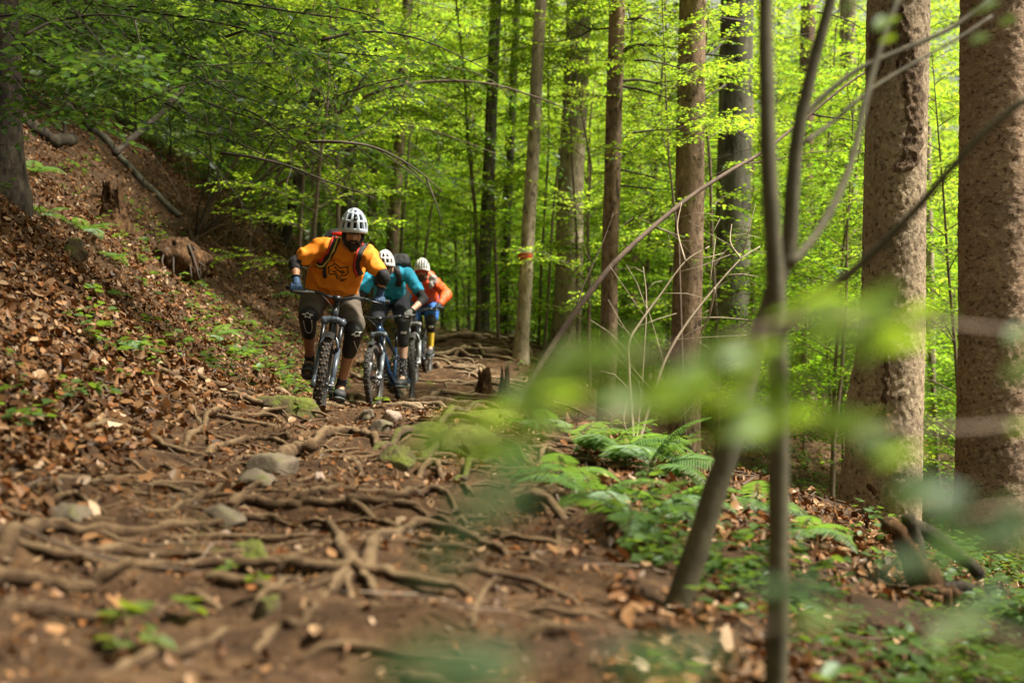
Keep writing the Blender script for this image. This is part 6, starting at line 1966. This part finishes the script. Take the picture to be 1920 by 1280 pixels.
    # -------- knee pads, socks, shoes
    pads = {}
    for s in (1, -1):
        top = kn[s] + (hj[s] - kn[s]).normalized() * .09
        low = kn[s].lerp(an[s], opts.get('pad_len', .55))
        shin = (bike['fwd'] * .02)
        mb = MB().chain([(top, .076), (kn[s] + shin * .6, .076), (kn[s].lerp(low, .5) + shin, .068), (low, .060)], 16)
        pads[s] = rb(organic('knee_pad', mb, M_pad, ro, .009, 2))
        so = MB().chain([(kn[s].lerp(an[s], opts.get('sock', .72)), .050 if opts.get('sock', .7) < .5 else .043), (an[s], .041)], 14)
        rb(organic('sock', so, mats['sock'], ro, .009, 2))
        if opts.get('dots'):
            mbd = MB(); 
            for q in range(34):
                a = random.uniform(0, 6.28); t = random.uniform(.05, .95)
                p = kn[s].lerp(an[s], opts.get('sock', .72)).lerp(an[s], t); d = Vector((math.cos(a), math.sin(a), 0))
                mbd.ellipsoid(p + d * .043, (.005, .005, .005), None, 6, 4)
            rb(mbd.build('sock_spots', M_white_print, ro, kind='stuff'))
        f, u_ = bike['fwd'], bike['up']; 
        f2 = (f + u_ * opts.get('toe', {1: 0, -1: 0})[s]).normalized(); u2 = (u_ - f2 * u_.dot(f2)).normalized(); l2 = u2.cross(f2)
        base = ft[s] + u2 * .012
        mb = MB()
        mb.loft([(base + f2 * x + u2 * (h * .5), l2 * w, u2 * (h * .5)) for x, w, h in ((-.135, .028, .06), (-.12, .041, .085), (-.06, .045, .098), (0, .048, .090), (.06, .053, .074), (.12, .047, .058), (.152, .027, .040))], 18)
        mb.capsule(base + f2 * -.075 + u2 * .06, .042, an[s] + u2 * -.01, .047)
        so_ = rb(organic('shoe', mb, mats['shoe'], ro, .008, 2))
        sl = MB().loft([(base + f2 * x - u2 * .004, l2 * w, u2 * .010) for x, w in ((-.14, .026), (-.125, .042), (-.05, .046), (.05, .055), (.12, .050), (.16, .026))], 16)
        rb(sl.build('sole', M_sole, so_))
        lc = MB()
        for q in range(4): 
            c = base + f2 * (.0 + .022 * q) + u2 * (.083 - .006 * q); lc.tube([c - l2 * .02, c + u2 * .004, c + l2 * .02], .003, 4)
        rb(lc.build('laces', M_sole, so_))
        # gloves over the hands
        mg = MB(); make_hand(mg, wr[s] + (hd[s] - wr[s]) * .1, hd[s], bike['bard'][s], None, s, 1.12)
        gl = rb(organic('glove', mg, mats['glove'], ro, .0055, 1))
        rb(MB().tube(ring_around(wr[s], (hd[s] - wr[s]), .033, 14), .007, 5).build('cuff', M_blackcloth, gl))
    return dict(root=ro, jersey=jr, pads=pads, at=at, B3=B3, helmet=hs, HB=HB, hf=hf, hl=hl, hu=hu, org=org, rb=rb, sh=sh, el=el, kn=kn, an=an, hip=hip, chest=chest, neck=neck)

def ortho_m(f):
    a, b, c = ortho(f); return Matrix((a, b, c)).transposed()
def ring_around(c, ax, r, n):
    ax = Vector(ax).normalized(); a = ax.orthogonal().normalized(); b = ax.cross(a)
    return [c + a * r * math.cos(2 * math.pi * i / n) + b * r * math.sin(2 * math.pi * i / n) for i in range(n + 1)]

def torso_rings(rows):
    """rows: centre point, half width, half depth; oriented along the chain and across the view"""
    out = []
    cs = [r[0] for r in rows]
    for i, (c, w, d, rt) in enumerate(rows):
        ax = (cs[min(i + 1, len(cs) - 1)] - cs[max(i - 1, 0)]).normalized()
        a = (rt - ax * rt.dot(ax)).normalized(); b = ax.cross(a)
        out.append((c, a * w, b * d))
    return out

# ---- first rider -----------------------------------------------------------
pl = Vector((1, .05, -.22)).normalized()     # picture-right along the shoulders = the rider's left
J1 = dict(hip=P(622, 536, 11.62), hipl=Vector((1, 0, -.12)).normalized(), neck=P(650, 463, 11.16), head=P(663, 428, 11.0),
          face=Vector((.16, -1, -.46)), head_up=Vector((.10, -.3, 1)),
          sh={-1: P(601, 464, 11.2), 1: P(688, 477, 11.18)}, el={-1: P(553, 493, 11.15), 1: P(720, 519, 11.06)},
          kn={-1: P(577, 592, 11.18), 1: P(664, 622, 11.12)})
J1['torso'] = torso_rings([(P(620, 552, 11.50), .195, .13, pl), (P(622, 535, 11.44), .212, .155, pl), (P(630, 512, 11.36), .205, .155, pl), (P(640, 488, 11.28), .195, .135, pl), (P(648, 470, 11.22), .16, .10, pl), (P(651, 460, 11.19), .085, .075, pl)])
R1 = make_person('bearded person in an orange jersey and pale blue helmet riding in front', J1, BK1, 1.0,
    dict(skin=M_skin1, hair=M_hair, helmet=M_helm, top=M_orange, elbow=M_blackcloth, shorts=M_brown, sock=M_sock, shoe=M_shoe, glove=M_glove, collar=M_blackcloth),
    dict(helmet='mtb', beard=True, hair=True, sleeve=.62, sleeve_r=(.074, .066), rough=(.015, 10), toe={1: .12, -1: .30}, pad_len=.36, sock=.86))
# printed emblem on the jersey: outline of an animal head, and a scribbled signature below it
def px2(pts, cx, cy, s): return [((u - cx) * s, (cy - v) * s) for u, v in pts]
sc1 = 11.15 / FPX / 3.047
em = [[(352, 428), (372, 420), (392, 408), (402, 416), (420, 432), (444, 428), (466, 424), (462, 440), (464, 456), (452, 470), (436, 474), (424, 470), (416, 486), (404, 494), (396, 486), (396, 470), (378, 466), (364, 470), (350, 456), (358, 446), (352, 428)],
      [(388, 424), (396, 436), (408, 446), (424, 452), (440, 448)], [(376, 450), (390, 452), (398, 462)], [(420, 458), (436, 460), (446, 454)], [(404, 470), (408, 484)],
      [(416, 500), (424, 492), (420, 506), (430, 498), (436, 494), (432, 504), (444, 496), (440, 500), (452, 490)]]
project_lines('printed_emblem', R1['jersey'], [px2(l, 410, 455, sc1) for l in em], P(500 + 410 / 3.047, 360 + 455 / 3.047, 11.15), Vector((1, 0, 0)), Vector((0, 0, 1)), Vector((-.05, 1, 0)).normalized(), .0042, M_black_print, R1['root'])
# star mark and white piping on each knee pad
star = [(-.040, .018), (-.012, .020), (.0, .030), (.010, .019), (.040, .010), (.016, .004), (.020, -.014), (.0, -.002), (-.018, -.006), (-.014, .008), (-.040, .018)]
pipe = [(-.030, -.03), (-.026, -.07), (-.020, -.105), (-.008, -.118), (.010, -.118), (.022, -.105), (.030, -.07), (.030, -.03)]
for s in (1, -1):
    view = (R1['pads'][s].parent.location * 0 + Vector((-.06, 1, -.05))).normalized()
    tilt = .12 if s == -1 else .45
    rt, up_ = Vector((1, 0, -.0)), Vector((0, 0, 1))
    if s == 1: rt, up_ = Vector((1, 0, .45)).normalized(), Vector((-.15, 0, 1)).normalized()
    lines = [star, pipe if s == -1 else pipe[:5]]
    o_ = R1['kn'][s] + Vector((0.004, 0, -.01)) + (Vector((.02, 0, -.02)) if s == 1 else Vector((0, 0, 0)))
    project_lines('white_mark', R1['pads'][s], lines, o_, rt, up_, view, .0035, M_white_print, R1['root'])
# little dark badge on the helmet front
at = R1['at']
R1['rb'](MB().box((0, 0, 0), (.012, .03, .026), None).build('badge', M_blackpl, R1['root'], M=Matrix.Translation(at(.112, 0, .118)) @ R1['B3'].to_4x4() @ Matrix.Rotation(R(-40), 4, 'Y')))

def backpack(label, Rr, size, mat, back, straps=True, accent=None, tilt=0):
    org = Rr['chest'].lerp(Rr['hip'], .3) + back
    ro = empty('backpack', org, label, 'backpack')
    ax = (Rr['neck'] - Rr['hip']).normalized(); lt = (Rr['sh'][1] - Rr['sh'][-1]).normalized(); nb = lt.cross(ax).normalized()
    if nb.y < 0: nb = -nb
    w, h, d = size
    c = Vector((0, 0, 0))
    mb = MB().loft([(c + ax * (h * t), lt * (w * ww), nb * (d * dd)) for t, ww, dd in ((-.5, .35, .3), (-.46, .46, .46), (-.2, .5, .5), (.2, .5, .5), (.42, .45, .42), (.5, .3, .25))], 24, power=3)
    rm = organic('bag', mb, mat, ro, .012, 2, (.006, 12))
    p = MB().loft([(c + nb * (d * .45) + ax * (h * t), lt * (w * .36), nb * (d * dd)) for t, dd in ((-.38, .1), (-.3, .24), (.0, .24), (.08, .1))], 16, power=3); p.build('pocket', mat, ro)
    if accent: 
        t = MB().tube([c + ax * (h * .5) - lt * w * .3, c + ax * (h * .54), c + ax * (h * .5) + lt * w * .3], .012, 6); t.build('top_trim', accent, ro)
    MB().tube([c + ax * (h * .5) - nb * d * .3 - lt * .03, c + ax * (h * .57) - nb * d * .3, c + ax * (h * .5) - nb * d * .3 + lt * .03], .008, 6).build('grab_loop', mat, ro)
    return ro, ax, lt, nb

def strap_on(Rr, ro, pts, half, mat, name='strap', trims=()):
    """a webbing strap laid on the rider's jersey; pts are pixel points at depth y"""
    me = Rr['jersey'].data; off = Rr['root'].location
    bm = BVHTree.FromPolygons([v.co + off for v in me.vertices], [tuple(p.vertices) for p in me.polygons])
    pts = catmull([P(*p) for p in pts], 6)
    def lay(mat, k0, k1, lift_, nm, parent):
        V, F = [], []
        m = len(pts)
        for i, p in enumerate(pts):
            d = (pts[min(i + 1, m - 1)] - pts[max(i - 1, 0)]).normalized()
            sdir = d.cross(Vector((0, 1, 0))).normalized()
            for kk in (k0, k0 * .6 + k1 * .4, k0 * .4 + k1 * .6, k1):
                q = p + sdir * half * kk
                vd = q.normalized()
                h = bm.ray_cast(q - vd * .8, vd, 2.0)
                if h[0] is None:
                    h2 = bm.find_nearest(q); hit, nn = h2[0], h2[1]
                else: hit, nn = h[0], h[1]
                V.append(hit + nn * lift_); 
            if i: 
                b = len(V) - 8
                F += [(b + j, b + j + 1, b + j + 5, b + j + 4) for j in range(3)]
        o = bpy.data.objects.new('x', MB().add(V, F).mesh(nm, mat)); COL.objects.link(o)
        md = o.modifiers.new('s', 'SOLIDIFY'); md.thickness = .008; md.offset = 0
        me2 = bpy.data.meshes.new_from_object(o.evaluated_get(bpy.context.evaluated_depsgraph_get())); bpy.data.objects.remove(o)
        me2.transform(Matrix.Translation(-Vector(ro.location)))
        return link(nm, me2, parent)
    st = lay(mat, -1, 1, .010, name, ro)
    for tm, k0, k1 in trims: lay(tm, k0, k1, .016, 'strap_trim', st)
    return st
bp1, *_ = backpack('black backpack with red trim on the back of the first rider', R1, (.30, .46, .20), M_pack, Vector((-.05, .24, .10)), accent=M_red_strap)
strap_on(R1, bp1, [(636, 436, 11.1), (630, 452, 11.1), (622, 470, 11.1), (612, 486, 11.1), (604, 496, 11.1), (596, 492, 11.15)], .030, M_pack, trims=((M_red_strap, -1.0, -.55), (M_yellow_strap, .25, .65)))
strap_on(R1, bp1, [(686, 455, 11.1), (676, 470, 11.1), (670, 487, 11.1), (668, 502, 11.1), (673, 516, 11.15)], .028, M_pack, trims=((M_red_strap, -.9, -.4),))
strap_on(R1, bp1, [(610, 500, 11.1), (609, 510, 11.1), (611, 520, 11.1)], .012, M_blackpl, 'bite_valve')

# ---- second rider ----------------------------------------------------------
pl2 = Vector((1, .1, -.05)).normalized()
J2 = dict(hip=P(733, 552, 16.85), hipl=Vector((1, 0, -.03)).normalized(), neck=P(731, 508, 16.35), head=P(722, 494, 16.15),
          face=Vector((-.10, -1, -.35)), head_up=Vector((0, -.2, 1)),
          sh={-1: P(693, 521, 16.35), 1: P(764, 513, 16.4)}, el={-1: P(676, 556, 16.2), 1: P(795, 561, 16.25)},
          kn={-1: P(706, 604, 16.3), 1: P(757, 606, 16.3)})
J2['torso'] = torso_rings([(P(730, 567, 16.75), .17, .12, pl2), (P(730, 552, 16.68), .18, .135, pl2), (P(730, 535, 16.55), .18, .135, pl2), (P(730, 521, 16.45), .17, .12, pl2), (P(731, 511, 16.4), .13, .09, pl2), (P(731, 505, 16.36), .08, .07, pl2)])
R2 = make_person('person in a cyan jersey, dark glasses and white helmet riding second', J2, BK2, 1.0,
    dict(skin=M_skin2, hair=M_hair3, helmet=M_helm_w, top=M_cyan, elbow=M_blackcloth, shorts=M_navy, sock=M_sock_dot, shoe=M_shoe, glove=M_glove_grey),
    dict(helmet='mtb', sleeve=.60, glasses=M_lens, eyes=True, hair=False, dots=True, sock=.66, pad_len=.38, short_len=.86))
bp2, *_ = backpack('black backpack on the back of the second rider', R2, (.30, .46, .22), M_pack, Vector((.09, .25, .16)))
strap_on(R2, bp2, [(742, 500, 16.3), (746, 512, 16.3), (748, 524, 16.3), (745, 536, 16.3)], .030, M_pack)
strap_on(R2, bp2, [(712, 512, 16.3), (706, 522, 16.3), (706, 534, 16.3)], .028, M_pack)
project_lines('white_mark', R2['pads'][1], [[(-.03, 0), (.03, 0)], [(-.03, -.008), (.03, -.008)], [(-.03, -.016), (.03, -.016)]], R2['kn'][1] + Vector((0, 0, -.10)), Vector((1, 0, 0)), Vector((0, 0, 1)), Vector((-.04, 1, 0)).normalized(), .005, M_white_print, R2['root'])

# ---- third rider -----------------------------------------------------------
pl3 = Vector((1, .1, -.10)).normalized()
J3 = dict(hip=P(797, 560, 20.2), hipl=Vector((1, 0, -.03)).normalized(), neck=P(797, 522, 19.75), head=P(791, 505, 19.6),
          face=Vector((-.02, -1, -.18)), head_up=Vector((.03, -.1, 1)),
          sh={-1: P(768, 530, 19.8), 1: P(817, 531, 19.8)}, el={-1: P(756, 556, 19.6), 1: P(837, 553, 19.6)},
          kn={-1: P(772, 607, 19.65), 1: P(808, 603, 19.65)})
J3['torso'] = torso_rings([(P(797, 566, 20.05), .18, .13, pl3), (P(796, 555, 19.98), .185, .14, pl3), (P(795, 543, 19.9), .18, .14, pl3), (P(795, 531, 19.83), .17, .12, pl3), (P(796, 524, 19.8), .13, .1, pl3), (P(796, 519, 19.76), .085, .08, pl3)])
R3 = make_person('person in an orange red jacket and red glasses riding last', J3, BK3, 1.0,
    dict(skin=M_skin3, hair=M_hair3, helmet=M_helm_w, top=M_jacket, shorts=M_blueshort, sock=M_yellow, shoe=M_shoe, glove=M_glove_dark, collar=M_jacket_grey),
    dict(helmet='road', sleeve=1.0, long=True, sleeve_r=(.078, .074), glasses=M_lens_red, frame_mat=M_lens_red, beard=True, sock=.36, pad_len=.34, hood=True, rough=(.012, 9), short_len=.80))
project_lines('white_mark', R3['pads'][1], [[(-.03, 0), (0, .016), (.03, 0), (0, -.016), (-.03, 0)], [(-.015, 0), (.015, 0)]], R3['kn'][1] + Vector((0, 0, -.07)), Vector((1, 0, 0)), Vector((0, 0, 1)), Vector((-.04, 1, 0)).normalized(), .006, M_white_print, R3['root'])
# grey flap of the jacket lining thrown open beside the neck
R3['rb'](organic('jacket_lining', MB().ellipsoid(P(812, 524, 19.66), (.060, .035, .075), Matrix.Rotation(R(-20), 3, 'Y')).ellipsoid(P(808, 534, 19.64), (.035, .03, .055)), M_jacket_grey, R3['root'], .01, 2, (.006, 22)))
